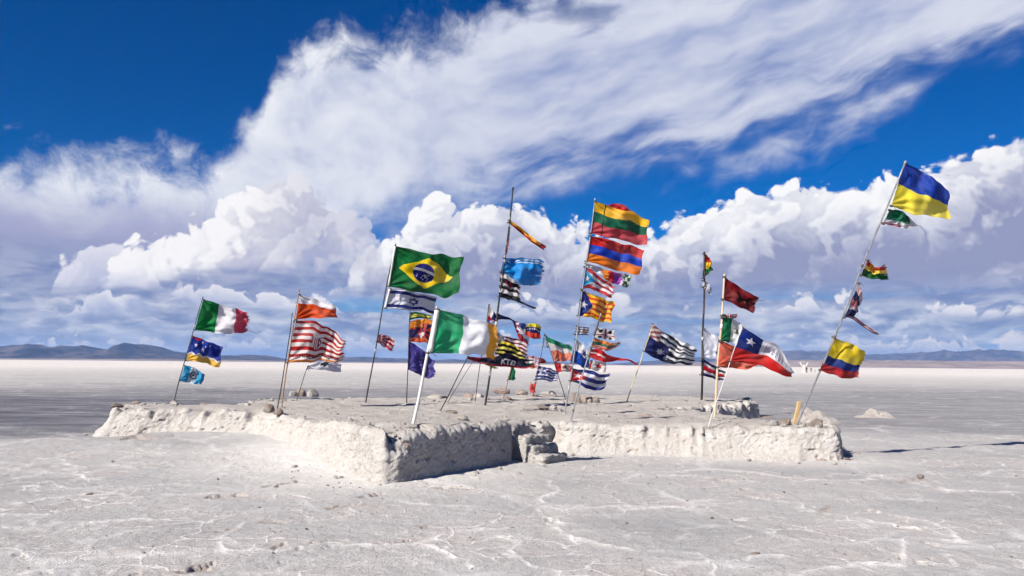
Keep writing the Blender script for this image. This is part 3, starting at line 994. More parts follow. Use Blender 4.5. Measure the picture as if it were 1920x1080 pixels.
# ------------------------------------------------------------------ stones
ROCKS = [  # px, py (foot), width px, height ratio, material, on platform, label
    (472, 750, 26, 0.62, m_rock_w, 1, 'rounded grey salt stone, leftmost of the row behind the red striped flag pole'),
    (503, 747, 22, 0.55, m_rock_w, 1, 'pale salt stone lying just left of the dark pole of the striped flag'),
    (522, 745, 26, 0.70, m_rock_b, 1, 'dark lumpy salt stone right behind the wooden pole of the striped flag'),
    (549, 746, 24, 0.75, m_rock_w, 1, 'jagged salt stone at the foot of the short thin rod with a white flag'),
    (308, 757, 26, 0.60, m_rock_b, 1, 'brownish salt stone on the left wall, left of the leftmost flagpole'),
    (332, 757, 34, 0.38, m_rock_p, 1, 'flat pinkish salt slab at the foot of the leftmost flagpole'),
    (452, 779, 30, 0.75, m_rock_b, 1, 'pointed dark brown salt stone sitting in the dip of the left wall'),
    (505, 779, 18, 0.75, m_rock_b, 1, 'small tan salt stone near the rim, left of the striped flag poles'),
    (210, 764, 24, 0.45, m_rock_b, 1, 'small tan stone on the far left end of the wall'),
    (255, 758, 18, 0.50, m_rock_b, 1, 'small brown stone on the wall top between its left end and the first pole'),
    (818, 747, 50, 0.22, m_rock_w, 1, 'long flat salt slab on the back edge behind the leaning dark pole'),
    (845, 773, 26, 0.28, m_rock_b, 1, 'flat dark stone beside the foot of the leaning dark pole'),
    (875, 746, 22, 0.45, m_rock_p, 1, 'pinkish white stone on the back edge left of the thin straight pole'),
    (898, 745, 32, 0.35, m_rock_w, 1, 'wide pale stone on the back edge beside the thin straight pole'),
    (938, 741, 30, 0.50, m_rock_p, 1, 'rounded pink stone on the back edge right of the tall black pole'),
    (952, 751, 20, 0.45, m_rock_b, 1, 'small brown stone at the foot of the small green flag pole'),
    (980, 741, 24, 0.55, m_rock_b, 1, 'brownish round stone on the back edge left of the little red cloth'),
    (1000, 743, 20, 0.35, m_rock_p, 1, 'flat pink stone under the little red cloth'),
    (1030, 743, 38, 0.30, m_rock_w, 1, 'long pale slab on the back edge under the blue and white striped cross flag'),
    (1017, 768, 28, 0.55, m_rock_b, 1, 'reddish brown stone in the middle of the platform'),
    (1037, 766, 16, 0.75, m_rock_w, 1, 'small pale pointed stone right of the reddish brown one'),
    (1083, 754, 24, 1.25, m_rock_b, 1, 'tall brown wedge of stone standing behind the two crossing poles'),
    (1099, 756, 28, 0.70, m_rock_p, 1, 'pinkish angular stone leaning on the tall brown wedge'),
    (1115, 755, 20, 0.65, m_rock_b, 1, 'greyish brown stone, rightmost of the heap by the crossing poles'),
    (1056, 757, 14, 0.60, m_rock_w, 1, 'small white stone left of the heap by the crossing poles'),
    (1070, 757, 12, 0.60, m_rock_w, 1, 'tiny pale stone against the left foot of the brown wedge'),
    (1474, 797, 32, 0.55, m_rock_b, 1, 'rough beige stone left of the yellow wooden stake'),
    (1210, 781, 26, 0.30, m_rock_p, 1, 'flat pink stone near the front rim, right of the stone heap'),
    (1556, 806, 36, 0.60, m_rock_b, 1, 'rough tan boulder on the right end of the front wall'),
    (1418, 752, 22, 0.35, m_rock_w, 1, 'pale stone on the tip of the far right arm of the platform'),
    (501, 823, 18, 1.05, m_rock_b, 0, 'brown stone standing on the ground at the foot of the left wall'),
    (1590, 864, 22, 0.35, m_rock_b, 0, 'flat brown chip on the ground at the right end of the wall'),
    (1540, 866, 26, 0.40, m_rock_p, 0, 'pinkish stone fallen at the foot of the right end of the wall'),
    (1440, 784, 26, 0.18, m_rock_b, 0, 'thin dark slab on the ground beyond the right arm of the platform'),
]
for k, (px, py, w, hr, mt, onp, lab) in enumerate(ROCKS):
    p = on_top(px, py) if onp else on_plane(px, py, 0.0)
    for _ in range(60):             # stones on the platform lie inside its rim
        if not onp or (in_poly(p[None, 0], p[None, 1], OUT)[0] and np.hypot(rr[:, 0] - p[0], rr[:, 1] - p[1]).min() > 0.10):
            break
        p = p + np.array([0.0, 0.04, 0.0])
    W = w / F * p[1]
    me = lump_mesh('rock', W * 0.58, W * 0.46, W * hr * 0.72, 100 + k, 0.34, 3)
    zb = surf(p[0], p[1]) if onp else 0.0
    o = link('rock', me, mt, label=lab, cat='stone', group='stones scattered on and around the platform')
    o.location = (p[0], p[1] + W * 0.25, zb + W * hr * 0.72 * 0.22)
    o.rotation_euler = (0, 0, (k * 1.37) % 6.28)

# heaps of loose salt beyond the right arm
m_mound = salt_mat('loose salt', (0.328, 0.298, 0.276), (0.380, 0.354, 0.335), (0.197, 0.164, 0.144), 0.9, 0.05)


def mound(px, py, w, h, seed, label):
    p = on_plane(px, py, 0.0)
    W = w / F * p[1]; H = h / F * p[1]
    n = 60
    r = np.linspace(0, 1, 26)[:, None]; a = np.linspace(0, 2 * math.pi, n, endpoint=False)[None, :]
    x = r * np.cos(a) * W * 0.5; y = r * np.sin(a) * W * 0.42
    nn = fbm(x * 2.2 + seed, y * 2.2, 4, seed)
    z = H * np.clip((1 - r ** 1.3), 0, 1) ** 1.2 * (1 + 0.7 * nn) + 0.06 * (voro_cell(x * 5, y * 5, seed + 4)[0] - 0.4) * (1 - r) + 0.05 * fbm(x * 7, y * 7, 3, seed + 1) * (1 - r) + 0.02 * (1 - r)
    x = x * (1 + 0.25 * nn); y = y * (1 + 0.25 * nn)
    V = np.stack([x.ravel(), y.ravel(), z.ravel() - 0.03], -1)
    me = mesh_np('salt_mound', V, grid_faces(26, n, True))
    o = link('salt_mound', me, m_mound, label=label, cat='salt mound', group='salt heaps right of the platform')
    o.location = p
    return o


mound(1530, 792, 100, 21, 61, 'larger heap of pale loose salt right behind the leaning yellow stake')
mound(1514, 779, 46, 15, 62, 'small pinkish salt heap at the back of the larger heap behind the stake')
mound(1642, 783, 80, 15, 63, 'separate low white salt heap on the open flat right of the stake')

# loose chips of crust on the ground: nobody could count them
rg = np.random.RandomState(9)
chipV, chipF = [], []
bmc = bmesh.new(); bmesh.ops.create_icosphere(bmc, subdivisions=1, radius=1.0)
cv = np.array([v.co for v in bmc.verts]); cf = np.array([[v.index for v in f_.verts] for f_ in bmc.faces]); bmc.free()
cnt = 0
centres = [on_plane(x, y)[:2] for x, y in [(640, 880), (520, 840), (690, 930), (600, 950), (420, 1000), (1400, 900), (1250, 900), (880, 920), (1700, 900), (480, 930), (300, 845), (1100, 880)]] + [on_top(x, y)[:2] for x, y in [(600, 775), (720, 775), (860, 775), (1020, 770), (1150, 770), (1280, 785), (560, 760), (950, 770), (700, 790), (1400, 792)]]
while cnt < 640:
    if rg.rand() < 0.75:
        c = centres[rg.randint(len(centres))] + rg.normal(size=2) * np.array([0.9, 0.6])
    else:
        c = np.array([rg.uniform(-9, 9), rg.uniform(5.5, 14)])
    zc = 0.012
    if in_poly(np.array([c[0]]), np.array([c[1]]), OUT)[0]:
        zc = surf(c[0], c[1]) + 0.008
    s = 0.0062 * math.exp(rg.normal() * 0.55)
    q_ = cv * (1 + 0.35 * rg.normal(size=(len(cv), 1))) * s * np.array([1.3, 1.0, 0.7]) + np.array([c[0], c[1], zc])
    chipV.append(q_); chipF.append(cf + cnt * len(cv)); cnt += 1
me = mesh_np('salt_chips', np.concatenate(chipV), np.concatenate(chipF), False)
link('salt_chips', me, m_rock_b, label='loose brown chips of salt crust strewn over the ground', cat='salt chips', kind='stuff')

# broken lumps of salt lying along the rim and on the trodden top
rg = np.random.RandomState(31)
V_, F_l = [], []
bmc = bmesh.new(); bmesh.ops.create_icosphere(bmc, subdivisions=2, radius=1.0)
cv2 = np.array([v.co for v in bmc.verts]); cf2 = np.array([[v.index for v in f_.verts] for f_ in bmc.faces]); bmc.free()
clumps = [on_top(x, y)[:2] for x, y in [(470, 755), (500, 752), (540, 752), (330, 760), (820, 752), (930, 748), (1020, 768), (1090, 760), (1480, 797), (1150, 772)]]
for k in range(1000):
    zc = None
    if k < 330:
        i = rg.randint(nR)
        inn = rg.uniform(0.04, 0.45) ** 1.3
        c = rim[i, :2] - nrm[i] * inn
    elif k < 560:
        i = rg.randint(len(qx)); c = np.array([qx[i], qy[i]])
    elif k < 720:
        c = clumps[rg.randint(len(clumps))] + rg.normal(size=2) * np.array([0.35, 0.3])
    else:                                   # fallen to the foot of the walls
        i = rg.randint(nR); c = ring[i] + nrm[i] * (0.10 + abs(rg.normal()) * 0.28); zc = 0.01
    sz = 0.016 * math.exp(rg.normal() * 0.55)
    sh = cv2 * (1 + 0.22 * rg.normal(size=(len(cv2), 1)))
    for _ in range(5):
        d_ = rg.normal(size=3); d_ /= np.linalg.norm(d_); hh = rg.uniform(0.5, 0.8)
        pr_ = sh @ d_
        sh = sh - np.maximum(pr_ - hh, 0)[:, None] * d_
    V_.append(sh * sz * np.array([1.3, 1.1, 0.8]) + np.array([c[0], c[1], (surf(c[0], c[1]) if zc is None else zc) + sz * 0.3])); F_l.append(cf2 + k * len(cv2))
me = mesh_np('salt_rubble', np.concatenate(V_), np.concatenate(F_l), False)
link('salt_rubble', me, m_rock_w, label='small broken lumps of salt strewn over the platform and along its rim', cat='rubble', kind='stuff')
# ------------------------------------------------------------------ poles
def stick_mat(name, c1, c2, scale=(30, 30, 4), rough=0.55, metal=0.0, patch=None):
    m, gg, out = new_mat(name)
    P = obj_pos(gg)
    n = gg.noise(gg.vmath('MULTIPLY', P, scale), 1.0, 4.0, 0.6)
    c = gg.mix(gg.ss(n, 0.35, 0.65), c1, c2)
    if patch:
        n2 = gg.noise(gg.vmath('MULTIPLY', P, (4, 4, 3.2)), 1.0, 4.0, 0.65)
        c = gg.mix(gg.ss(n2, 0.53, 0.58), c, patch)
    principled(gg, out, c, rough, gg.bump(n, 0.004, 0.5), 0.35, metal)
    return m


MS = {
    'dark': stick_mat('dark painted steel', (0.011, 0.011, 0.013), (0.039, 0.036, 0.033), patch=None),
    'black': stick_mat('black pipe with bare patches', (0.008, 0.008, 0.008), (0.023, 0.021, 0.020), patch=(0.276, 0.276, 0.282)),
    'post': stick_mat('black painted post, flaking', (0.008, 0.007, 0.008), (0.030, 0.020, 0.020), patch=(0.066, 0.039, 0.039)),
    'steel': stick_mat('galvanised tube', (0.171, 0.177, 0.197), (0.276, 0.282, 0.302), rough=0.4, metal=0.3),
    'white': stick_mat('white plastic pipe', (0.459, 0.446, 0.433), (0.525, 0.518, 0.512), rough=0.45),
    'wood': stick_mat('weathered wood', (0.197, 0.118, 0.066), (0.315, 0.210, 0.125), rough=0.8),
    'pale_wood': stick_mat('pale planed wood', (0.407, 0.295, 0.197), (0.485, 0.394, 0.295), rough=0.75),
    'bamboo': stick_mat('bamboo', (0.380, 0.308, 0.171), (0.472, 0.407, 0.262), rough=0.5),
    'cord': stick_mat('cord', (0.033, 0.030, 0.026), (0.131, 0.118, 0.105), (80, 80, 80), 0.9),
    'tape': stick_mat('grey tape', (0.230, 0.230, 0.236), (0.328, 0.328, 0.328), (20, 20, 60), 0.5),
    'yellow_wood': stick_mat('yellow pine stake', (0.36, 0.24, 0.11), (0.46, 0.34, 0.18), (40, 40, 6), 0.8),
}


def tube(name, pts, radii, n=10):
    """tapered tube through points, closed ends"""
    pts = np.array(pts, float)
    V = []
    k = len(pts)
    ref = np.array([0.0, 1.0, 0.0])
    for i in range(k):
        d = pts[min(i + 1, k - 1)] - pts[max(i - 1, 0)]
        d /= np.linalg.norm(d) + 1e-12
        a = np.cross(d, ref)
        if np.linalg.norm(a) < 1e-3:
            a = np.cross(d, [1.0, 0, 0])
        a /= np.linalg.norm(a); b = np.cross(d, a)
        th_ = np.linspace(0, 2 * math.pi, n, endpoint=False)
        V.append(pts[i] + radii[i] * (np.cos(th_)[:, None] * a + np.sin(th_)[:, None] * b))
    V = np.concatenate(V)
    faces = [tuple(f_) for f_ in grid_faces(k, n, True)]
    faces.append(tuple(range(n - 1, -1, -1))); faces.append(tuple(range((k - 1) * n, k * n)))
    me = bpy.data.meshes.new(name)
    me.from_pydata([tuple(v) for v in V], [], faces)
    me.polygons.foreach_set('use_smooth', np.ones(len(me.polygons), dtype=bool))
    me.update()
    bm = bmesh.new(); bm.from_mesh(me); bmesh.ops.recalc_face_normals(bm, faces=bm.faces); bm.to_mesh(me); bm.free()
    return me


POLES = {}


def pole(key, b, t, r, mat, lean=0.0, label='', bend=0.012, rings=()):
    base = on_top(b[0], b[1])
    base[2] = surf(base[0], base[1])
    top = at_depth(t[0], t[1], base[1] + lean)
    L = np.linalg.norm(top - base)
    n = 15
    rg_ = np.random.RandomState(abs(hash(key)) % 1000 if False else sum(ord(c) for c in key) * 7)
    ph = rg_.uniform(0, 6.28)
    pts = []
    for i in range(n):
        f_ = i / (n - 1)
        p = base + (top - base) * f_
        p = p + np.array([math.sin(f_ * 3.14159) * bend * L * math.cos(ph), math.sin(f_ * 3.14159) * bend * L * math.sin(ph), 0]) * 0.8
        p = p + np.array([math.sin(f_ * 9.42 + ph) * 0.0025 * L, math.sin(f_ * 15.7 + ph) * 0.002 * L, 0])
        pts.append(p)
    d0 = (pts[1] - pts[0]) / np.linalg.norm(pts[1] - pts[0])
    pts = [pts[0] - d0 * 0.08] + pts
    rel = [p - base for p in pts]
    rad_ = [r * (1.0 - 0.28 * max(0, (i - 1)) / n) * (1.0 + (0.10 if mat in ('wood', 'bamboo', 'dark') else 0.03) * rg_.uniform(-1, 1)) for i in range(len(pts))]
    o = link('flagpole', None, label=label, cat='flagpole', group='flagpoles stuck in the platform')
    o.location = base
    link('shaft', tube('shaft', rel, rad_), MS[mat], parent=o)
    dt = (rel[-1] - rel[-2]) / np.linalg.norm(rel[-1] - rel[-2])
    link('tip', tube('tip', [rel[-1] - dt * 0.05, rel[-1] + dt * 0.004, rel[-1] + dt * 0.02], [rad_[-1] * 1.18, rad_[-1] * 1.18, rad_[-1] * 0.5]), MS['tape' if mat in ('white', 'steel') else mat], parent=o)
    # crumbs of salt packed round the foot
    link('salt_collar', lump_mesh('salt_collar', r * 3.6 + 0.035, r * 3.4 + 0.035, 0.045, int(b[0]), 0.4, 3, 0.5), m_rock_w, parent=o)
    POLES[key] = dict(o=o, base=base, top=top, bpx=b, tpx=t, lean=lean, r=r, pts=np.array(pts))
    for fr, ln, mt in rings:           # sleeves and tape wound round the pole
        a = base + (top - base) * fr; e = base + (top - base) * min(1.0, fr + ln / L)
        oo = np.interp(fr, np.linspace(0, 1, n), np.arange(n))
        i0 = int(oo); w_ = oo - i0
        c0 = pts[1 + i0] * (1 - w_) + pts[min(2 + i0, n)] * w_
        o2 = np.interp(min(1.0, fr + ln / L), np.linspace(0, 1, n), np.arange(n)); i1 = int(o2); w1 = o2 - i1
        c1_ = pts[1 + i1] * (1 - w1) + pts[min(2 + i1, n)] * w1
        link('tape_band', tube('tape_band', [c0 - base, (c0 + c1_) / 2 - base, c1_ - base], [r * 1.22] * 3), MS[mt], parent=o)
    return o


pole('A', (326, 753), (381, 557), 0.013, 'dark', 0.3, 'thin dark leftmost flagpole carrying three flags', rings=[(0.70, 0.08, 'tape')])
pole('B1', (519, 767), (548, 588), 0.013, 'dark', 0.0, 'dark thin rod tied against the wooden pole of the striped flag')
pole('B2', (528, 764), (562, 543), 0.018, 'wood', 0.0, 'brown wooden pole with a white and orange flag at its top', rings=[(0.72, 0.06, 'cord')])
pole('C', (556, 753), (577, 686), 0.011, 'dark', 0.0, 'short thin leaning rod with a small white flag')
pole('D', (686, 757), (741, 458), 0.019, 'dark', 0.0, 'black flagpole under the big green flag with yellow diamond', rings=[(0.32, 0.10, 'tape'), (0.70, 0.06, 'cord')])
pole('E', (763, 759), (771, 552), 0.012, 'dark', 0.0, 'thin upright dark pole crossing the white and blue star flag')
pole('G', (774, 799), (819, 576), 0.025, 'white', 0.15, 'thick white plastic pole, nearest of all, with the green white orange flag', 0.004, rings=[(0.60, 0.03, 'cord'), (0.955, 0.03, 'cord')])
pole('H', (824, 773), (877, 669), 0.013, 'dark', 0.0, 'strongly leaning dark pole in front of the black flag banner')
pole('H2', (838, 757), (891, 672), 0.008, 'dark', 0.25, 'very thin leaning stick just right of the strongly leaning pole')
pole('I', (890, 756), (917, 572), 0.011, 'dark', 0.0, 'thin straight pole left of the tall black pole')
pole('J', (909, 764), (962, 352), 0.026, 'black', 0.0, 'tall black pole with bare metal patches and a bare tip', 0.006, rings=[(0.22, 0.25, 'tape'), (0.36, 0.12, 'tape')])
pole('K', (943, 752), (962, 676), 0.014, 'wood', 0.0, 'short leaning wooden stick with a small green flag')
pole('M', (999, 745), (1021, 626), 0.012, 'dark', 0.0, 'thin pole leaning right that forms the left leg of an upturned V')
pole('N', (1061, 752), (1021, 626), 0.012, 'dark', 0.0, 'thin pole leaning left that forms the right leg of an upturned V')
pole('O', (1059, 777), (1115, 373), 0.017, 'steel', 0.0, 'tall grey pole carrying the largest column of flags', 0.006, rings=[(0.10, 0.15, 'tape'), (0.52, 0.05, 'cord')])
pole('Q', (1069, 790), (1127, 589), 0.015, 'steel', 0.0, 'curved grey pole in front of the blue and white striped flag', 0.03, rings=[(0.10, 0.05, 'cord'), (0.80, 0.35, 'cord')])
pole('R', (1175, 754), (1223, 614), 0.017, 'bamboo', 0.0, 'pale bamboo cane with a black and white flag', 0.004)
pole('S', (1315, 753), (1321, 473), 0.036, 'post', 0.0, 'thick black upright post with a tiny tricolour at its top', 0.006, rings=[(0.40, 0.12, 'tape'), (0.75, 0.05, 'tape')])
pole('T', (1339, 786), (1359, 515), 0.026, 'pale_wood', 0.0, 'pale square-cut wooden pole under the dark red flag', 0.004, rings=[(0.62, 0.10, 'white'), (0.69, 0.04, 'cord')])
pole('U', (1327, 796), (1393, 609), 0.009, 'white', 0.0, 'thin white stick leaning across the wooden pole', 0.004)
pole('W', (1494, 800), (1697, 303), 0.018, 'steel', -1.5, 'long leaning steel tube, rightmost, with blue and yellow flag on top', 0.010, rings=[(0.35, 0.06, 'cord'), (0.62, 0.05, 'cord')])

# ------------------------------------------------------------------ flags
def c8(r, g_, b):
    return np.array(srgb(r, g_, b)) * 0.82


WHITE = c8(226, 224, 230); RED = c8(205, 30, 30); BLUE = c8(14, 48, 150); NAVY = c8(14, 18, 60); BLACK = c8(16, 15, 18)
GREEN = c8(8, 110, 58); YEL = c8(246, 200, 20); ORANGE = c8(238, 120, 20)


def solid(s, c):
    return np.tile(np.asarray(c), (len(s), 1))


def put(col_, mask, c):
    col_[mask] = c
    return col_


def bands(v, cols, cuts=None):
    n = len(cols)
    cuts = cuts if cuts is not None else [(i + 1) / n for i in range(n - 1)]
    idx = np.digitize(v, cuts)
    return np.array([np.asarray(c) for c in cols])[idx]


def star(s, t, cx, cy, r, asp=1.5, pts=5, inner=0.40, rot=0.0):
    x = (s - cx) * asp; y = (t - cy)
    a = (np.arctan2(x, -y) + rot) % (2 * math.pi / pts)
    a = np.abs(a - math.pi / pts)             # 0 at inner corner, pi/pts at tip
    a = math.pi / pts - a
    d = np.hypot(x, y)
    ri = r * inner
    # edge from tip (r,0) to inner corner (ri, pi/pts)
    x1, y1 = r, 0.0
    x2, y2 = ri * math.cos(math.pi / pts), ri * math.sin(math.pi / pts)
    px_, py_ = d * np.cos(a), d * np.sin(a)
    return ((x2 - x1) * (py_ - y1) - (y2 - y1) * (px_ - x1)) > 0


def disc(s, t, cx, cy, r, asp=1.5):
    return np.hypot((s - cx) * asp, t - cy) < r


def strokes(s, t, polys, w, asp=1.5):
    m = np.zeros(len(s), bool)
    for pl_ in polys:
        m |= seg_dist(s * asp, t, [(a * asp, b) for a, b in pl_]) < w
    return m


def jn(s, t, f1, f2, seed):
    return fbm(s * f1, t * f2, 3, seed)


def d_italy(s, t):
    return bands(s, [c8(10, 128, 62), WHITE, c8(212, 56, 88)], [0.36, 0.72])


def d_magallanes(s, t):
    tri = np.abs(((s * 4.5) % 1) - 0.5) * 2
    zig = 0.60 + 0.10 * tri + 0.04 * s
    c = solid(s, BLUE)
    put(c, t > zig, WHITE); put(c, t > zig + 0.075, c8(232, 184, 70))
    for cx, cy, r in [(0.18, 0.32, 0.10), (0.42, 0.42, 0.10), (0.62, 0.18, 0.07), (0.36, 0.14, 0.06), (0.48, 0.24, 0.05)]:
        put(c, star(s, t, cx, cy, r, 1.7), WHITE)
    put(c, (t < 0.10 + 0.10 * jn(s, t, 6, 6, 2)) & (s < 0.30), c8(196, 40, 50))
    return c


def d_guat(s, t):
    c = bands(s, [c8(40, 158, 205), c8(214, 224, 232), c8(30, 150, 200)], [0.33, 0.64])
    e = np.hypot((s - 0.5) * 1.4, t - 0.48)
    put(c, (np.abs(e - 0.18) < 0.05), c8(120, 120, 100)); put(c, e < 0.07, c8(40, 50, 60))
    return c


def d_poland(s, t):
    return bands(t + 0.03 * np.sin(s * 5), [WHITE, c8(214, 72, 14)], [0.35])


def d_club(s, t):
    k = (t * 6.2 + 0.15)
    c = np.where((k % 1 < 0.5)[:, None], c8(176, 32, 34), c8(228, 216, 214))
    sh = (np.abs(s - 0.47) < 0.105 * np.clip(1.25 - ((t - 0.28) / 0.40) ** 2, 0, 1)) & (t > 0.27) & (t < 0.66)
    put(c, sh, c8(232, 226, 226))
    put(c, sh & (((s - 0.37) * 26 % 1) < 0.45) & (s < 0.50) & (t > 0.36), c8(176, 40, 44))
    put(c, sh & strokes(s, t, [[(0.47, 0.36), (0.56, 0.34)], [(0.52, 0.42), (0.55, 0.5), (0.51, 0.58)], [(0.5, 0.36), (0.5, 0.6)]], 0.016), c8(90, 60, 66))
    wig = [[(0.24 + 0.055 * i, 0.82 - 0.02 * (i % 2)), (0.255 + 0.055 * i, 0.885), (0.275 + 0.055 * i, 0.83 + 0.03 * ((i * 7) % 3)), (0.288 + 0.055 * i, 0.89)] for i in range(12)]
    put(c, strokes(s, t, wig, 0.013), c8(52, 26, 30))
    put(c, t > 0.945, c8(214, 128, 40))
    return c


def d_white_emblem(s, t):
    c = solid(s, c8(214, 214, 226))
    put(c, (np.hypot((s - 0.52) * 1.9, t - 0.32) < 0.25 + 0.12 * jn(s, t, 9, 9, 3)), c8(30, 30, 46))
    return c


def d_brazil(s, t):
    asp = 1.55
    c = solid(s, c8(6, 104, 52))
    dm = np.abs(s - 0.5) / 0.40 + np.abs(t - 0.5) / 0.40 < 1
    put(c, dm, c8(244, 208, 16))
    e = np.hypot((s - 0.47) * asp, t - 0.5)
    put(c, e < 0.24, c8(22, 26, 112))
    band_ = np.abs(np.hypot((s - 0.40) * asp, t - 1.02) - 0.60) < 0.030
    put(c, (e < 0.24) & band_, c8(226, 228, 236))
    rg_ = np.random.RandomState(3)
    for _ in range(22):
        a, r_ = rg_.uniform(0.2, 2.9), rg_.uniform(0.03, 0.20)
        put(c, disc(s, t, 0.47 + r_ * math.cos(a) / asp, 0.51 + r_ * math.sin(a), 0.011, asp), WHITE)
    return c


def d_israel(s, t):
    c = solid(s, c8(216, 218, 230))
    bl = c8(28, 44, 124)
    put(c, (t > 0.09) & (t < 0.25), bl); put(c, (t > 0.77) & (t < 0.92), bl)
    asp = 1.9
    for o_ in (0, math.pi):
        P3 = [(0.55 + 0.20 * math.sin(o_ + k * 2.0944) / asp, 0.50 - 0.20 * math.cos(o_ + k * 2.0944)) for k in range(4)]
        put(c, strokes(s, t, [P3], 0.024, asp), bl)
    return c


def d_jack(s, t):
    c = solid(s, c8(30, 36, 92))
    for k in (-1, 1):
        d = np.abs((t - 0.5) * 1.0 - k * (s - 0.5)) / 1.41
        put(c, d < 0.10, c8(222, 216, 220)); put(c, d < 0.045, c8(186, 34, 50))
    put(c, (np.abs(s - 0.5) < 0.10) | (np.abs(t - 0.5) < 0.15), c8(224, 218, 222))
    put(c, (np.abs(s - 0.5) < 0.055) | (np.abs(t - 0.5) < 0.085), c8(190, 34, 48))
    return c


def d_redrays(s, t):
    a = np.arctan2(t - 0.45, s + 0.05)
    return np.where((np.sin(a * 16) > 0)[:, None], c8(156, 26, 44), c8(206, 176, 184))


def d_snow(s, t):
    a = np.arctan2(t - 0.62, s - 0.55)
    c = np.where((np.sin(a * 9) > 0.0)[:, None], c8(196, 56, 20), c8(30, 30, 84))
    put(c, t < 0.20, c8(236, 140, 24))
    put(c, (t < 0.34) & (t >= 0.20) & (s < 0.55), c8(230, 130, 22))
    put(c, (t > 0.42) & (s < 0.36), c8(46, 34, 96))
    put(c, disc(s, t, 0.55, 0.66, 0.10, 0.8), c8(222, 190, 190))
    put(c, t > 0.80, c8(196, 84, 36)); put(c, t > 0.94, c8(190, 60, 40))
    put(c, (np.abs((s - 0.55) + 0.3 * (t - 0.66)) < 0.03) & (t > 0.60) & (t < 0.80), WHITE)
    return c


def d_eu(s, t):
    c = solid(s, c8(66, 58, 140))
    for k in range(12):
        a = k / 12 * 6.2832
        put(c, star(s, t, 0.62 + 0.17 * math.cos(a), 0.50 + 0.24 * math.sin(a), 0.045, 1.0), c8(150, 140, 130))
    return c


def d_ireland(s, t):
    return bands(s + 0.02 * jn(s, t, 2, 2, 5), [c8(40, 168, 112), c8(220, 222, 230), c8(240, 164, 16)], [0.44, 0.845])


def d_kto(s, t):
    c = solid(s, c8(22, 24, 52))
    put(c, t > 0.80, c8(150, 24, 44)); put(c, (t < 0.12) & (s < 0.45), c8(170, 40, 60))
    put(c, (s < 0.20) & (jn(s, t, 14, 6, 7) > 0.0), c8(170, 44, 60))
    x0, w_ = 0.56, 0.05
    L = [[(x0, 0.42), (x0, 0.76)], [(x0 + w_, 0.42), (x0 + 0.004, 0.60), (x0 + w_, 0.76)],
         [(x0 + 0.07, 0.44), (x0 + 0.13, 0.44)], [(x0 + 0.10, 0.44), (x0 + 0.10, 0.78)],
         [(x0 + 0.165, 0.46), (x0 + 0.205, 0.46), (x0 + 0.21, 0.78), (x0 + 0.16, 0.78), (x0 + 0.165, 0.46)]]
    put(c, strokes(s, t, L, 0.042, 3.4), WHITE)
    return c


def d_rasta(s, t):
    return bands(t + 0.06 * jn(s, t, 5, 2, 4), [c8(232, 208, 60), BLACK, c8(216, 204, 90), c8(26, 20, 24), c8(200, 190, 70)], [0.2, 0.42, 0.62, 0.84])


def d_phil(s, t):
    c = solid(s, c8(222, 216, 206))
    put(c, t > 0.55, c8(186, 26, 34)); put(c, t > 0.78, c8(206, 200, 216))
    put(c, (s > 0.35 + 0.25 * (1 - t)) & (t < 0.75), c8(22, 34, 110)); put(c, (t > 0.78) & (s < 0.3), c8(40, 80, 170))
    return c


def d_streamer(s, t):
    c = solid(s, c8(20, 26, 78))
    put(c, s > 0.55, c8(166, 26, 52)); put(c, (s > 0.55) & (np.sin(t * 14 + s * 30) > 0.3), c8(220, 206, 214))
    put(c, s > 0.66, c8(28, 62, 140))
    put(c, star(s, t, 0.86, 0.52, 0.28, 0.7, 12, 0.5), WHITE)
    put(c, (t > 0.76) & (s > 0.66), c8(182, 24, 44))
    return c


def d_venez(s, t):
    c = bands(t, [c8(222, 206, 60), c8(16, 40, 108), c8(206, 54, 36)], [0.27, 0.62])
    for k in range(6):
        put(c, disc(s, t, 0.14 + 0.15 * k, 0.46 - 0.11 * math.sin(k / 5 * 3.14), 0.055, 1.0), WHITE)
    return c


def d_usa(s, t):
    c = np.where(((t * 9.5) % 2 < 1)[:, None], c8(130, 20, 54), c8(222, 212, 218))
    ct = (s < 0.30) & (t < 0.50)
    put(c, ct, c8(24, 24, 66))
    put(c, ct & (np.hypot(((s * 26) % 1) - 0.5, ((t * 11) % 1) - 0.5) < 0.26), WHITE)
    return c


def d_banner(s, t):
    return bands(t + 0.10 * jn(s, t, 4, 2, 14) + 0.16 * s, [c8(222, 218, 222), c8(20, 24, 30), c8(224, 220, 222), c8(24, 70, 50), c8(180, 40, 50)], [0.24, 0.48, 0.70, 0.90])


def d_pinkgrey(s, t):
    return bands(t + 0.1 * jn(s, t, 4, 4, 15), [c8(176, 120, 136), c8(190, 180, 200), c8(214, 180, 186), c8(206, 130, 120)], [0.22, 0.46, 0.75])


def d_greece(s, t):
    bl = c8(52, 62, 140)
    c = np.where(((t * 9) % 2 < 1)[:, None], bl, c8(216, 218, 230))
    ct = (s < 0.40) & (t < 0.555)
    put(c, ct, bl); put(c, ct & ((np.abs(s - 0.20) < 0.04) | (np.abs(t - 0.28) < 0.06)), c8(206, 208, 224))
    return c


def d_redflower(s, t):
    c = solid(s, c8(214, 54, 48)); put(c, star(s, t, 0.5, 0.5, 0.3, 0.8, 5, 0.5), c8(160, 26, 30)); return c


def d_iran(s, t):
    c = bands(t + 0.02 * s, [c8(20, 128, 90), c8(222, 218, 214), c8(216, 124, 100)], [0.26, 0.56])
    put(c, disc(s, t, 0.36, 0.66, 0.20, 1.2), c8(206, 96, 70))
    return c


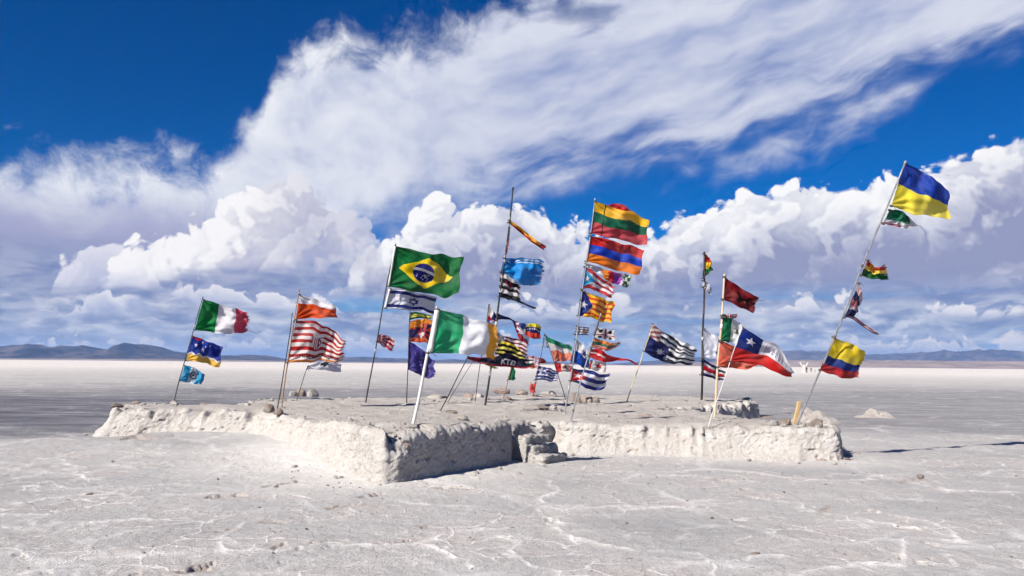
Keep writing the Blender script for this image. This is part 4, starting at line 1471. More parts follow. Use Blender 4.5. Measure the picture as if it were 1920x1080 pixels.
def d_canada(s, t):
    c = bands(s, [c8(200, 28, 40), c8(222, 214, 204), c8(190, 26, 44)], [0.34, 0.82])
    put(c, star(s, t, 0.58, 0.45, 0.33, 1.3, 7, 0.45), c8(150, 50, 30))
    return c


def d_lith(s, t):
    c = bands(t - 0.02 * np.sin(s * 5), [c8(248, 190, 16), c8(20, 98, 72), c8(196, 62, 72)], [0.31, 0.64])
    put(c, np.abs(s - 0.205) < 0.008, c8(40, 50, 40))
    return c


def d_armenia(s, t):
    return bands(t, [c8(196, 30, 30), c8(22, 66, 190), c8(226, 118, 24)], [0.33, 0.66])


def d_peace(s, t):
    c = bands(s + 0.08 * jn(s, t, 4, 5, 19), [c8(232, 130, 30), c8(200, 34, 50), c8(150, 60, 170), c8(214, 190, 220), c8(24, 80, 60)], [0.22, 0.42, 0.66, 0.76])
    put(c, (s > 0.8) & (((s * 9).astype(int) + (t * 4).astype(int)) % 2 == 0), c8(190, 200, 180))
    return c


def d_pr(s, t):
    c = np.where(((t * 5) % 2 < 1)[:, None], c8(196, 46, 52), c8(226, 224, 230))
    tri = s < 0.40 * (1 - np.abs(t - 0.5) * 2)
    put(c, tri, c8(44, 150, 200)); put(c, star(s, t, 0.13, 0.5, 0.15, 1.5), WHITE)
    return c


def d_estelada(s, t):
    c = np.where(((t * 9) % 2 < 1)[:, None], c8(246, 184, 24), c8(206, 70, 30))
    tri = s < 0.42 * (1 - np.abs(t - 0.5) * 1.4)
    put(c, tri, c8(16, 46, 128)); put(c, star(s, t, 0.13, 0.52, 0.18, 1.3), WHITE)
    return c


def d_uru(s, t):
    c = np.where(((t * 7) % 2 < 1)[:, None], c8(20, 34, 96), c8(220, 222, 230))
    put(c, star(s, t, 0.62, 0.55, 0.24, 1.6, 10, 0.5), c8(216, 170, 50))
    return c


def d_panama(s, t):
    c = solid(s, c8(222, 222, 228))
    put(c, t > 0.46, c8(14, 72, 166)); put(c, star(s, t, 0.62, 0.30, 0.17, 0.9), c8(26, 40, 110))
    put(c, (t > 0.46) & (s > 0.86), c8(22, 40, 110))
    return c


def d_cuba(s, t):
    bl = c8(34, 48, 126)
    c = np.where(((t * 5) % 2 < 1)[:, None], bl, c8(220, 222, 230))
    tri = s < 0.46 * (1 - np.abs(t - 0.5) * 1.9)
    put(c, tri, c8(204, 30, 34)); put(c, star(s, t, 0.20, 0.46, 0.20, 1.5), WHITE)
    put(c, (t > 0.90) & (s < 0.25), c8(20, 74, 60))
    return c


def d_moors(s, t):
    c = solid(s, c8(220, 214, 216))
    put(c, (np.abs(s - 0.5) < 0.045) | (np.abs(t - 0.62) < 0.06), c8(150, 40, 60))
    for cx, cy in [(0.24, 0.28), (0.76, 0.28)]:
        put(c, (np.hypot((s - cx) * 1.6, t - cy) < 0.19 + 0.06 * jn(s, t, 12, 12, 22)), c8(36, 30, 40))
    for cx in (0.24, 0.76):
        put(c, (np.hypot((s - cx) * 1.6, t - 0.88) < 0.14), c8(40, 34, 44))
    return c


def d_mixbits(s, t):
    return bands(t + 0.14 * jn(s, t, 4, 4, 24), [c8(214, 130, 60), c8(18, 112, 92), c8(212, 120, 100), c8(206, 186, 180)], [0.34, 0.64, 0.90])


def d_redtail(s, t):
    c = solid(s, c8(192, 28, 30)); put(c, (np.abs(t - 0.45 - 0.1 * s) < 0.07) & (s < 0.34), c8(222, 210, 208)); return c


def d_leaf(s, t):
    c = solid(s, c8(218, 212, 212)); put(c, star(s, t, 0.55, 0.45, 0.30, 1.2, 5, 0.5), c8(182, 34, 44)); put(c, s < 0.12, c8(188, 36, 44)); return c


def d_auswaves(s, t):
    k = t * 5.0 + 0.5 * np.sin(s * 5 + 1) + 0.5 * jn(s, t, 3, 3, 25)
    c = np.where((k % 1.0 < 0.42)[:, None], c8(34, 36, 48), c8(222, 222, 226))
    put(c, (t > 0.42) & (s < 0.46), c8(16, 30, 92)); put(c, star(s, t, 0.32, 0.72, 0.13, 1.4, 7, 0.5), WHITE)
    put(c, (t < 0.42) & (s < 0.24), c8(156, 90, 90)); put(c, (t < 0.42) & (s < 0.24) & (np.sin((s + t) * 36) > 0), c8(222, 208, 206))
    put(c, (t > 0.9) & (s > 0.4), c8(22, 30, 52))
    return c


def d_bolivia(s, t):
    return bands(t, [c8(188, 30, 28), c8(238, 200, 24), c8(14, 92, 44)], [0.33, 0.68])


def d_korea(s, t):
    c = solid(s, c8(218, 220, 232))
    for cx, cy in [(0.80, 0.28), (0.70, 0.74)]:
        for k in (-1, 0, 1):
            put(c, (np.abs(s - cx - k * 0.085 - 0.1 * (t - cy)) < 0.026) & (np.abs(t - cy) < 0.10), c8(30, 32, 50))
    return c


def d_costa(s, t):
    return bands(t, [c8(28, 30, 76), c8(214, 210, 216), c8(176, 26, 40), c8(206, 204, 212), c8(30, 34, 80)], [0.17, 0.32, 0.66, 0.82])


def d_eagle(s, t):
    c = solid(s, c8(122, 14, 26))
    w_ = (np.abs(np.abs(s - 0.62) - 0.09 - 0.35 * np.abs(t - 0.52)) < 0.055) & (np.abs(t - 0.52) < 0.26)
    put(c, w_ | (np.hypot((s - 0.62) * 1.6, t - 0.55) < 0.10), c8(36, 10, 14))
    put(c, disc(s, t, 0.66, 0.60, 0.05), c8(206, 140, 60))
    return c


def d_mexico(s, t):
    c = bands(s, [c8(8, 110, 70), c8(216, 222, 220), c8(206, 190, 190)], [0.42, 0.9])
    put(c, (np.hypot((s - 0.66) * 1.2, t - 0.42) < 0.15) & (jn(s, t, 12, 12, 29) > -0.15), c8(92, 86, 70))
    return c


def d_fade(s, t):
    return solid(s, c8(222, 104, 80)) * (1 + 0.15 * jn(s, t, 3, 3, 30))[:, None]


def d_chile(s, t):
    c = bands(t, [c8(218, 218, 228), c8(200, 28, 26)], [0.58])
    put(c, (s < 0.36) & (t < 0.58), c8(14, 46, 128)); put(c, star(s, t, 0.19, 0.28, 0.14, 1.5), WHITE)
    ink = c8(120, 118, 136)
    L = []
    def box_(x0, x1, y0, y1, top=True): L.append([(x0, y0), (x1, y0), (x1, y1), (x0, y1), (x0, y0)])
    # outlined capitals
    L += [[(0.53, 0.14), (0.44, 0.13), (0.43, 0.42), (0.52, 0.44)], [(0.53, 0.20), (0.47, 0.20), (0.465, 0.36), (0.52, 0.37)]]
    L += [[(0.56, 0.16), (0.555, 0.46)], [(0.58, 0.16), (0.575, 0.46)], [(0.63, 0.17), (0.625, 0.48)], [(0.65, 0.17), (0.645, 0.48)], [(0.575, 0.32), (0.63, 0.33)]]
    L += [[(0.69, 0.20), (0.685, 0.50)], [(0.715, 0.20), (0.71, 0.50)]]
    L += [[(0.76, 0.22), (0.755, 0.52), (0.80, 0.53)], [(0.84, 0.25), (0.835, 0.54), (0.88, 0.55)], [(0.84, 0.25), (0.88, 0.26)], [(0.84, 0.40), (0.87, 0.41)]]
    put(c, strokes(s, t, L, 0.010, 1.5) & (t < 0.57) & (s > 0.37), ink)
    return c


def d_ukraine(s, t):
    return bands(t, [c8(14, 62, 168), c8(238, 220, 66)], [0.50])


def d_algeria(s, t):
    c = bands(t, [c8(10, 108, 82), c8(206, 206, 210)], [0.66])
    put(c, (s > 0.78), c8(206, 208, 212)); put(c, (t > 0.86) & (s < 0.5), c8(196, 120, 140))
    return c


def d_boltorn(s, t):
    c = bands(t + 0.12 * jn(s, t, 4, 4, 31), [c8(178, 44, 24), c8(240, 206, 70), c8(8, 84, 36)], [0.30, 0.58])
    put(c, (s > 0.2) & (s < 0.45) & (t < 0.5), c8(226, 150, 40))
    return c


def d_ukshred(s, t):
    return bands(t + 0.1 * jn(s, t, 3, 5, 32), [c8(210, 176, 176), c8(34, 34, 88), c8(196, 110, 110), c8(206, 190, 200), c8(26, 30, 84)], [0.22, 0.42, 0.62, 0.74])


def d_colombia(s, t):
    c = bands(t, [c8(222, 196, 22), c8(12, 44, 122), c8(164, 18, 30)], [0.53, 0.77])
    return c


def d_pennant(s, t):
    c = bands(t + 0.1 * jn(s, t, 4, 3, 33), [c8(240, 174, 40), c8(176, 44, 26)], [0.58]); put(c, s > 0.86, c8(176, 34, 40)); return c


def d_strip(s, t):
    return bands(s, [c8(214, 206, 206), c8(196, 110, 116), c8(150, 50, 60)], [0.5, 0.82])


def d_skyblue(s, t):
    c = solid(s, c8(20, 140, 218)); put(c, (np.abs(t - 0.10 - 0.05 * np.sin(s * 7)) < 0.022) | (np.abs(t - 0.19 - 0.05 * np.sin(s * 7)) < 0.018), c8(214, 224, 232))
    put(c, jn(s, t, 3, 3, 34) > 0.40, c8(14, 104, 190)); return c


def d_bwred(s, t):
    c = bands(t + 0.05 * s, [c8(214, 210, 214), c8(28, 26, 30), c8(186, 182, 186), c8(36, 30, 34), c8(206, 202, 206), c8(30, 30, 36)], [0.20, 0.40, 0.52, 0.66, 0.82])
    put(c, (np.hypot((s - 0.45) * 1.2, t - 0.36) < 0.20) & (jn(s, t, 9, 9, 35) > 0), c8(150, 26, 40)); return c


def d_greenyel(s, t):
    return bands(t, [c8(20, 90, 50), c8(208, 206, 90), c8(30, 90, 50)], [0.3, 0.7])


def plain(r, g_, b):
    return lambda s, t: solid(s, c8(r, g_, b))


m_cloth, gg, out = new_mat('flag cloth')
vc = gg.n.new('ShaderNodeVertexColor'); vc.layer_name = 'dye'
cc = E(gg, vc.outputs[0])
P = obj_pos(gg)
n1 = gg.noise(P, 6.0, 5.0, 0.65); n2 = gg.noise(P, 60.0, 3.0, 0.6)
cc = gg.mix(gg.ss(n1, 0.42, 0.75) * 0.07, cc, (0.42, 0.39, 0.36))
pr = gg.n.new('ShaderNodeBsdfPrincipled'); gg.put(pr.inputs['Base Color'], cc)
pr.inputs['Roughness'].default_value = 0.62; pr.inputs['Specular IOR Level'].default_value = 0.12
gg.put(pr.inputs['Normal'], gg.bump(n1 * 0.25 + n2 * 0.04, 0.02, 0.25))
tr = gg.n.new('ShaderNodeBsdfTranslucent'); gg.put(tr.inputs['Color'], cc)
mx = gg.n.new('ShaderNodeMixShader'); mx.inputs[0].default_value = 0.46
gg.l.new(pr.outputs[0], mx.inputs[1]); gg.l.new(tr.outputs[0], mx.inputs[2]); gg.l.new(mx.outputs[0], out.inputs['Surface'])


def curve_pts(pts, u):
    """smooth curve through points by arc length (Catmull-Rom)"""
    P_ = np.array(pts, float)
    d = np.concatenate([[0], np.cumsum(np.linalg.norm(np.diff(P_, axis=0), axis=1))])
    d /= d[-1]
    if len(P_) < 3:
        return np.stack([np.interp(u, d, P_[:, 0]), np.interp(u, d, P_[:, 1])], -1)
    ext = np.vstack([2 * P_[0] - P_[1], P_, 2 * P_[-1] - P_[-2]])
    i = np.clip(np.searchsorted(d, u, side='right') - 1, 0, len(P_) - 2)
    t_ = ((u - d[i]) / (d[i + 1] - d[i] + 1e-9))[:, None]
    p0, p1, p2, p3 = ext[i], ext[i + 1], ext[i + 2], ext[i + 3]
    return 0.5 * ((2 * p1) + (-p0 + p2) * t_ + (2 * p0 - 5 * p1 + 4 * p2 - p3) * t_ ** 2 + (-p0 + 3 * p1 - 3 * p2 + p3) * t_ ** 3)


FLAG_N = [0]


def flag(key, top, bot, design, label, amp=0.05, waves=1.3, tear=0.0, fringe=0.0, holes=0.0, slope=0.32, off=0.0, name='flag', seed=None, ties=True, res=1.0, band=None):
    FLAG_N[0] += 1
    sd_ = seed if seed is not None else FLAG_N[0] * 13
    P0 = POLES[key]
    top = [tuple(p) for p in top]; bot = [tuple(p) for p in bot]
    lt = sum(math.dist(a, b) for a, b in zip(top[:-1], top[1:])); lb = sum(math.dist(a, b) for a, b in zip(bot[:-1], bot[1:]))
    hp = max(math.dist(top[0], bot[0]), math.dist(top[-1], bot[-1]), 4)
    nu = int(np.clip(max(lt, lb) * 1.05 * res, 18, 140)); nv = int(np.clip(hp * 1.05 * res, 12, 110))
    u = np.linspace(0, 1, nu + 1); v = np.linspace(0, 1, nv + 1)
    T_ = curve_pts(top, u); B_ = curve_pts(bot, u)
    # depth of the pole where the hoist hangs
    ym = (top[0][1] + bot[0][1]) / 2
    fr = (P0['bpx'][1] - ym) / (P0['bpx'][1] - P0['tpx'][1])
    Y0 = P0['base'][1] + P0['lean'] * fr - P0['r'] * 0.4 + off
    Lm = max(lt, lb) / F * Y0
    U, Vv = np.meshgrid(u, v, indexing='ij')
    pxy = T_[:, None, :] * (1 - Vv[..., None]) + B_[:, None, :] * Vv[..., None]
    rg_ = np.random.RandomState(sd_)
    ph = rg_.uniform(0, 6.28, 4)
    amp = amp * 1.65
    grow = np.clip(U * 1.6, 0, 1) ** 0.8
    dz_ = amp * Lm * grow * (np.sin(6.283 * (waves * U + 0.28 * Vv) + ph[0]) + 0.45 * np.sin(6.283 * (waves * 2.1 * U - 0.5 * Vv) + ph[1]) + 0.16 * np.sin(6.283 * (waves * 3.7 * U + 0.9 * Vv) + ph[2]))
    dz_ += amp * 0.85 * Lm * np.clip(U * 3, 0, 1) * fbm(U * 2.4 + sd_ - Vv * 1.2, Vv * 2.2 + U * 0.8, 2, sd_, 0.4)
    # pulled folds running out from the two tied corners
    r1_ = np.arctan2(Vv + 0.02, U + 0.08); r2_ = np.arctan2(1.02 - Vv, U + 0.08)
    fold = (np.sin(r1_ * 15 + ph[2]) * np.exp(-((U ** 2 + Vv ** 2) ** 0.5) * 2.2) + np.sin(r2_ * 15 + ph[3]) * np.exp(-((U ** 2 + (1 - Vv) ** 2) ** 0.5) * 2.2))
    dz_ += amp * 0.34 * Lm * fold * np.clip(U * 6, 0, 1)
    Yd = Y0 + dz_ + slope * Lm * U
    wob = fbm(U * 2.5 + 3, Vv * 3 + sd_, 3, sd_ + 2) * hp * 0.03 * np.sin(Vv * math.pi)
    flut = hp * 0.028 * np.clip(U * 1.5, 0, 1) * (np.sin(6.283 * (waves * 1.7 * U + 0.2 * Vv) + ph[1]) + 0.5 * np.sin(6.283 * (waves * 3.1 * U) + ph[3]))
    X_ = pxy[..., 0] + wob * 0.5 + hp * 0.03 * U * np.sin(6.283 * 1.3 * Vv + ph[0]); Y_ = pxy[..., 1] + wob + flut
    d = np.einsum('ij,abj->abi', CAM_R, np.stack([(X_ - 960) / F, (540 - Y_) / F, -np.ones_like(X_)], -1))
    t_ = Yd / d[..., 1]
    W3 = np.stack([d[..., 0] * t_, Yd, CAM_H + d[..., 2] * t_], -1)
    Vt = W3.reshape(-1, 3)
    org = Vt[0].copy()
    Fq = grid_faces(nu + 1, nv + 1)
    uc = ((u[:-1] + u[1:]) / 2)[:, None] * np.ones(nv)[None, :]; vc_ = np.ones(nu)[:, None] * ((v[:-1] + v[1:]) / 2)[None, :]
    s_, tt = uc.ravel(), vc_.ravel()
    colr = design(s_, tt)
    # hems, and dye bleached unevenly by sun and salt
    hem = (s_ > 0.978) | (tt < 0.02) | (tt > 0.98)
    colr = np.where(hem[:, None], colr * 0.82, colr)
    fade = np.clip(0.03 + 0.12 * fbm(s_ * 2.2 + sd_, tt * 2.6, 3, sd_ + 40) + 0.05 * s_, 0, 0.3)[:, None]
    colr = colr * (1 - fade) + (colr.max(axis=1, keepdims=True) * 0.55 + 0.10) * fade
    keep_ = np.ones(len(s_), bool)
    if tear > 0:
        lim = 1 - tear * (0.35 + 0.65 * np.abs(fbm(tt * 7 + sd_, tt * 0 + 2, 4, sd_ + 4, 0.7)) * 2.2)
        if fringe > 0:
            strand = (fbm(tt * 26, tt * 0 + 5, 2, sd_ + 6) > 0.05)
            lim = lim + np.where(strand, fringe, 0)
        keep_ &= s_ < lim
        keep_ &= ~((fbm(s_ * 3, tt * 16, 3, sd_ + 8) > 0.58) & (s_ > 1 - tear * 2.2))
    if holes > 0:
        keep_ &= fbm(s_ * 5, tt * 5, 3, sd_ + 9) < (0.75 - holes)
    Fq = Fq[keep_]; colr = colr[keep_]
    used = np.unique(Fq)
    remap = np.full(len(Vt), -1); remap[used] = np.arange(len(used))
    me = mesh_np(name, Vt[used] - org, remap[Fq])
    ca = me.color_attributes.new('dye', 'FLOAT_COLOR', 'CORNER')
    rgba = np.concatenate([np.clip(colr, 0, 1), np.ones((len(colr), 1))], 1)
    ca.data.foreach_set('color', np.repeat(rgba, 4, axis=0).astype(np.float32).ravel())
    o = link(name, None, label=label, cat='flag', group='flags flying from the poles')
    o.location = org
    link('cloth', me, m_cloth, parent=o)
    if band is not None:                       # sewn sleeve along the hoist
        pa, pb = at_depth(*top[0], Y0), at_depth(*bot[0], Y0)
        link('hoist_band', tube('hoist_band', [pa - org + (pb - pa) * q_ for q_ in np.linspace(0, 1, 9)], [P0['r'] * 1.25 + 0.006 + 0.004 * math.sin(k_ * 2.1) for k_ in range(9)], 10), MS[band], parent=o)
    if ties:
        for k_tie, ((x, y), (x2, y2)) in enumerate(((top[0], bot[0]), (bot[0], top[0]))):
            a = at_depth(x, y, Y0)
            b = at_depth(x + (x2 - x) * 0.04, y + (y2 - y) * 0.04 + 0.4, Y0)
            dd = (b - a); dd /= np.linalg.norm(dd) + 1e-9
            r = P0['r'] * 1.45 + 0.004
            link('tie', tube('tie', [-dd * 0.012, dd * 0.012], [r, r], 8), MS['cord'], parent=o).location = a - org
            if k_tie == 0 or Lm > 0.7:         # loose end of the cord
                w_ = np.array([1.0, 0.1, -0.5]) * rg_.uniform(0.05, 0.10)
                link('cord_end', tube('cord_end', [np.zeros(3), w_ * 0.5 + np.array([0, 0, 0.012]), w_ + np.array([0, 0, -0.015])], [0.005, 0.004, 0.003], 6), MS['cord'], parent=o).location = a - org
    return o
# --- leftmost pole
flag('A', [(381, 561), (411, 570), (447, 581), (466, 584)], [(365, 619), (400, 623), (433, 627), (468, 618)], d_italy, 'green white and red striped flag with frayed fly, top of the leftmost pole', 0.05, 1.2, tear=0.06, fringe=0.04)
flag('A', [(361, 630), (380, 636), (400, 645), (417, 650)], [(348, 676), (372, 678), (392, 684), (412, 689)], d_magallanes, 'blue flag with white stars above a zigzag yellow band', 0.05, 1.0)
flag('A', [(346, 685), (358, 687), (374, 695), (385, 704)], [(337, 714), (350, 717), (365, 720), (378, 721)], d_guat, 'small light blue and white flag lowest on the leftmost pole', 0.06, 1.2)
# --- second group
flag('B2', [(561, 552), (588, 560), (612, 569), (627, 572)], [(555, 599), (580, 597), (608, 595), (633, 597)], d_poland, 'white over orange flag at the top of the brown wooden pole', 0.05, 1.0)
flag('B2', [(555, 601), (585, 602), (608, 611), (628, 624), (649, 642)], [(538, 680), (570, 679), (605, 677), (645, 679)], d_club, 'red and white striped flag with a shield and dark script', 0.045, 1.5, tear=0.05, fringe=0.05)
flag('C', [(578, 686), (592, 681), (612, 677), (640, 682)], [(575, 692), (597, 693), (620, 696), (639, 698)], d_white_emblem, 'small white flag with a dark emblem under the striped flag', 0.05, 1.0)
# --- green diamond flag pole
flag('D', [(741, 461), (790, 472), (830, 479), (868, 481)], [(728, 537), (765, 544), (800, 551), (833, 556), (859, 551)], d_brazil, 'large green flag with yellow diamond and blue starry globe', 0.045, 1.25, band='white')
flag('D', [(731, 541), (760, 543), (790, 551), (818, 557)], [(722, 578), (750, 580), (785, 584), (813, 591)], d_israel, 'white flag with two blue stripes and a six pointed star', 0.05, 1.1, off=0.25, band='white')
flag('D', [(709, 628), (718, 627), (730, 631), (741, 638)], [(706, 641), (714, 646), (724, 654), (737, 658)], d_redrays, 'tiny crumpled red and white flag low on the black pole', 0.07, 1.2, tear=0.08, fringe=0.05)
flag('E', [(770, 586), (782, 585), (797, 589), (812, 592)], [(768, 600), (782, 597), (797, 597), (810, 599)], d_greenyel, 'torn green and yellow scrap above the orange rayed flag', 0.08, 1.5, tear=0.1, fringe=0.1)
flag('E', [(769, 603), (784, 599), (798, 598), (812, 600)], [(767, 641), (782, 641), (797, 643), (810, 645)], d_snow, 'flag with orange red and dark blue rays round a pale sun', 0.05, 1.1)
flag('E', [(767, 640), (780, 647), (796, 660), (815, 678)], [(765, 693), (778, 698), (794, 707), (816, 709)], d_eu, 'violet blue flag with a faint ring of stars behind the white pole', 0.06, 1.2, tear=0.05, fringe=0.05)
# --- nearest white pole
flag('G', [(820, 580), (845, 585), (868, 592), (900, 600), (920, 608), (936, 612)], [(806, 661), (835, 663), (865, 663), (895, 666), (915, 670), (930, 674)], d_ireland, 'big green white and orange flag on the thick white pole', 0.05, 1.3, tear=0.045, fringe=0.03, band='white')
# --- dense middle cluster
flag('H', [(877, 668), (900, 670), (930, 668), (950, 662), (975, 672), (990, 684)], [(875, 673), (900, 681), (930, 687), (955, 688), (975, 691), (990, 691)], d_kto, 'dark navy banner with white letters and a red lower edge', 0.04, 1.6, tear=0.05, fringe=0.04)
flag('H2', [(890, 673), (903, 675), (916, 682), (934, 690)], [(888, 678), (903, 681), (917, 687), (930, 693)], d_greenyel, 'narrow green and yellow streamer under the navy banner', 0.05, 1.2, tear=0.1, fringe=0.1)
flag('I', [(917, 571), (921, 579), (928, 588), (934, 592)], [(913, 606), (919, 608), (926, 606), (932, 602)], d_phil, 'small white blue and red flag at the top of the thin straight pole', 0.06, 0.9)
flag('J', [(933, 588), (950, 594), (970, 603), (984, 608), (994, 613)], [(931, 600), (945, 599), (962, 604), (972, 632), (990, 652)], d_streamer, 'blue torn streamer widening into a blue and red flag with a white sun', 0.03, 1.3, tear=0.03, fringe=0.02)
flag('J', [(987, 609), (996, 606), (1006, 607), (1014, 611)], [(984, 627), (993, 632), (1003, 636), (1013, 634)], d_venez, 'small yellow blue and red flag with an arc of white stars', 0.07, 1.1, off=-0.12, ties=False)
flag('J', [(930, 620), (944, 630), (965, 634), (992, 642)], [(925, 660), (945, 664), (965, 668), (988, 674)], d_usa, 'dark red and white striped flag with a dark starry corner', 0.05, 1.4, tear=0.06, fringe=0.05)
flag('J', [(934, 641), (948, 641), (962, 646), (976, 654)], [(930, 661), (948, 664), (966, 669), (984, 674)], d_rasta, 'yellow and black striped rag beside the orange flag end', 0.05, 1.4, tear=0.12, fringe=0.1, off=-0.25)
flag('J', [(930, 657), (950, 660), (972, 669), (1000, 672)], [(925, 672), (950, 680), (975, 690), (1002, 688)], d_banner, 'black white and green striped banner low on the tall black pole', 0.05, 1.5, tear=0.06, fringe=0.05, off=-0.12)
flag('M', [(1010, 672), (1003, 668), (993, 667), (984, 670)], [(1007, 690), (1000, 691), (990, 690), (982, 692)], d_pinkgrey, 'faded pink and grey cloth bunched left of the upturned V', 0.08, 1.3, tear=0.08, fringe=0.06)
flag('M', [(1011, 673), (1016, 671), (1020, 673), (1024, 678)], [(1009, 681), (1014, 681), (1019, 681), (1023, 681)], plain(146, 50, 44), 'tiny dark red scrap on the left leg of the upturned V', 0.08, 1.0)
flag('M', [(1020, 635), (1026, 640), (1033, 648), (1037, 652)], [(1017, 650), (1023, 651), (1030, 653), (1036, 654)], plain(160, 178, 206), 'pale blue scrap stretched inside the upturned V', 0.05, 1.0)
flag('K', [(958, 688), (960, 687), (964, 690), (966, 694)], [(951, 713), (956, 713), (961, 713), (966, 712)], plain(10, 120, 76), 'small plain green flag on the short wooden stick', 0.08, 1.0)
flag('M', [(1009, 686), (1020, 688), (1035, 692), (1048, 698)], [(1002, 713), (1016, 712), (1032, 715), (1044, 714)], d_greece, 'blue and white striped flag with a white cross in its corner', 0.06, 1.3)
flag('M', [(1004, 717), (1002, 719), (998, 720), (994, 717)], [(1004, 735), (1001, 736), (997, 737), (993, 735)], d_redflower, 'little red cloth tied near the ground', 0.10, 1.0, tear=0.06, fringe=0.05)
flag('N', [(1022, 628), (1037, 637), (1055, 643), (1073, 652)], [(1040, 679), (1050, 678), (1062, 677), (1073, 676)], d_iran, 'green white and faded red flag hanging right of the upturned V', 0.05, 1.1)
flag('N', [(1040, 679), (1050, 681), (1062, 683), (1074, 686)], [(1044, 698), (1052, 697), (1062, 697), (1073, 697)], d_canada, 'red and white flag with a dark red leaf below the faded tricolour', 0.06, 1.2)
# --- tallest column of flags
flag('O', [(1135, 388), (1150, 382), (1168, 384), (1188, 398)], [(1135, 396), (1150, 400), (1168, 404), (1190, 408)], plain(196, 26, 34), 'red flag bulging up behind the yellow green and red one', 0.05, 1.0, off=0.18, ties=False)
flag('O', [(1115, 377), (1141, 386), (1165, 394), (1190, 400), (1216, 413)], [(1106, 437), (1140, 445), (1175, 453), (1212, 461)], d_lith, 'yellow green and red striped flag at the top of the tall grey pole', 0.045, 1.1)
flag('O', [(1106, 442), (1140, 449), (1175, 459), (1207, 469)], [(1098, 490), (1130, 498), (1165, 510), (1200, 514)], d_armenia, 'red blue and orange striped flag second from the top of the tall grey pole', 0.045, 1.1)
flag('O', [(1098, 494), (1112, 497), (1124, 501), (1131, 505)], [(1096, 500), (1110, 506), (1122, 513), (1130, 516)], plain(206, 210, 222), 'white rag just below the red blue and orange flag', 0.05, 1.0, off=0.05)
flag('O', [(1129, 505), (1145, 508), (1165, 513), (1186, 516)], [(1131, 522), (1146, 530), (1162, 535), (1178, 540)], d_peace, 'multicoloured flag ending in purple and green beside the light blue triangle flag', 0.06, 1.3, off=0.12, ties=False, tear=0.04, fringe=0.03)
flag('O', [(1096, 500), (1112, 508), (1132, 525), (1153, 537)], [(1090, 542), (1108, 541), (1128, 551), (1148, 558)], d_pr, 'red and white striped flag with a light blue triangle and star', 0.05, 1.1, tear=0.05, fringe=0.04)
flag('O', [(1090, 544), (1110, 552), (1132, 560), (1153, 568)], [(1083, 592), (1105, 595), (1125, 602), (1144, 606)], d_estelada, 'yellow and red striped flag with a dark blue triangle and star', 0.055, 1.3)
flag('O', [(1081, 611), (1090, 613), (1098, 613), (1104, 615)], [(1077, 627), (1086, 628), (1095, 628), (1104, 629)], d_uru, 'tiny blue and white striped flag with a golden sun', 0.07, 1.2)
flag('O', [(1078, 636), (1089, 643), (1099, 653), (1108, 664)], [(1071, 680), (1082, 683), (1094, 689), (1104, 692)], d_panama, 'white flag with a blue star over a bright blue half', 0.05, 1.0)
flag('O', [(1071, 690), (1088, 693), (1112, 695), (1128, 703), (1144, 699)], [(1068, 714), (1083, 719), (1100, 728), (1118, 733), (1133, 727)], d_cuba, 'blue and white striped flag with a red triangle and white star', 0.06, 1.3)
flag('Q', [(1120, 616), (1130, 616), (1142, 618), (1152, 620)], [(1115, 634), (1128, 634), (1140, 637), (1153, 639)], d_moors, 'white flag with a red cross and dark heads', 0.05, 1.0)
flag('Q', [(1115, 634), (1130, 638), (1148, 643), (1166, 641)], [(1108, 652), (1122, 654), (1138, 658), (1160, 650)], d_mixbits, 'orange and green tattered flag below the white one with dark heads', 0.06, 1.4, tear=0.10, fringe=0.06)
flag('Q', [(1108, 655), (1125, 654), (1138, 664), (1160, 671), (1178, 673), (1196, 683)], [(1104, 668), (1118, 675), (1140, 679), (1160, 676), (1178, 677), (1192, 684)], d_redtail, 'red flag drawn out into a long ragged tail', 0.04, 1.8)
flag('Q', [(1108, 676), (1118, 677), (1128, 678), (1137, 679)], [(1104, 690), (1114, 694), (1126, 698), (1136, 697)], d_leaf, 'small white flag with a red leaf under the long red tail', 0.06, 1.0)
# --- tall black pole
flag('J', [(955, 413), (972, 423), (990, 438), (1010, 453), (1025, 462)], [(953, 417), (968, 430), (988, 447), (1005, 460), (1020, 469)], d_pennant, 'narrow yellow and red pennant streaming down from the tall black pole', 0.04, 1.5, tear=0.03, fringe=0.03)
flag('J', [(954, 418), (952, 438), (949, 458), (948, 474)], [(957, 420), (956, 438), (954, 458), (951, 476)], d_strip, 'pale red rag clinging along the tall black pole', 0.02, 1.0, ties=False)
flag('J', [(945, 484), (965, 484), (990, 484), (1022, 489)], [(938, 510), (952, 518), (975, 532), (1000, 536), (1016, 530)], d_skyblue, 'bright sky blue flag torn to strips at its fly', 0.06, 1.4, tear=0.08, fringe=0.06, res=1.3)
flag('J', [(938, 510), (950, 515), (964, 524), (977, 531)], [(935, 556), (948, 560), (962, 563), (975, 567)], d_bwred, 'black and white striped flag with a dark red badge', 0.06, 1.2, tear=0.06, fringe=0.05)
flag('J', [(936, 554), (955, 558), (975, 564), (995, 573), (1009, 578)], [(936, 557), (955, 561), (975, 568), (993, 576), (1006, 581)], plain(44, 44, 58), 'thin black strip trailing from the black and white flag', 0.03, 2.0, tear=0.1, fringe=0.05, ties=False)
# --- bamboo cane
flag('R', [(1223, 607), (1236, 617), (1256, 629), (1280, 640), (1308, 656)], [(1206, 658), (1222, 668), (1243, 678), (1270, 682), (1300, 684)], d_auswaves, 'black and white wavy flag with a dark blue starred corner on the bamboo cane', 0.06, 1.5, tear=0.05, fringe=0.04)
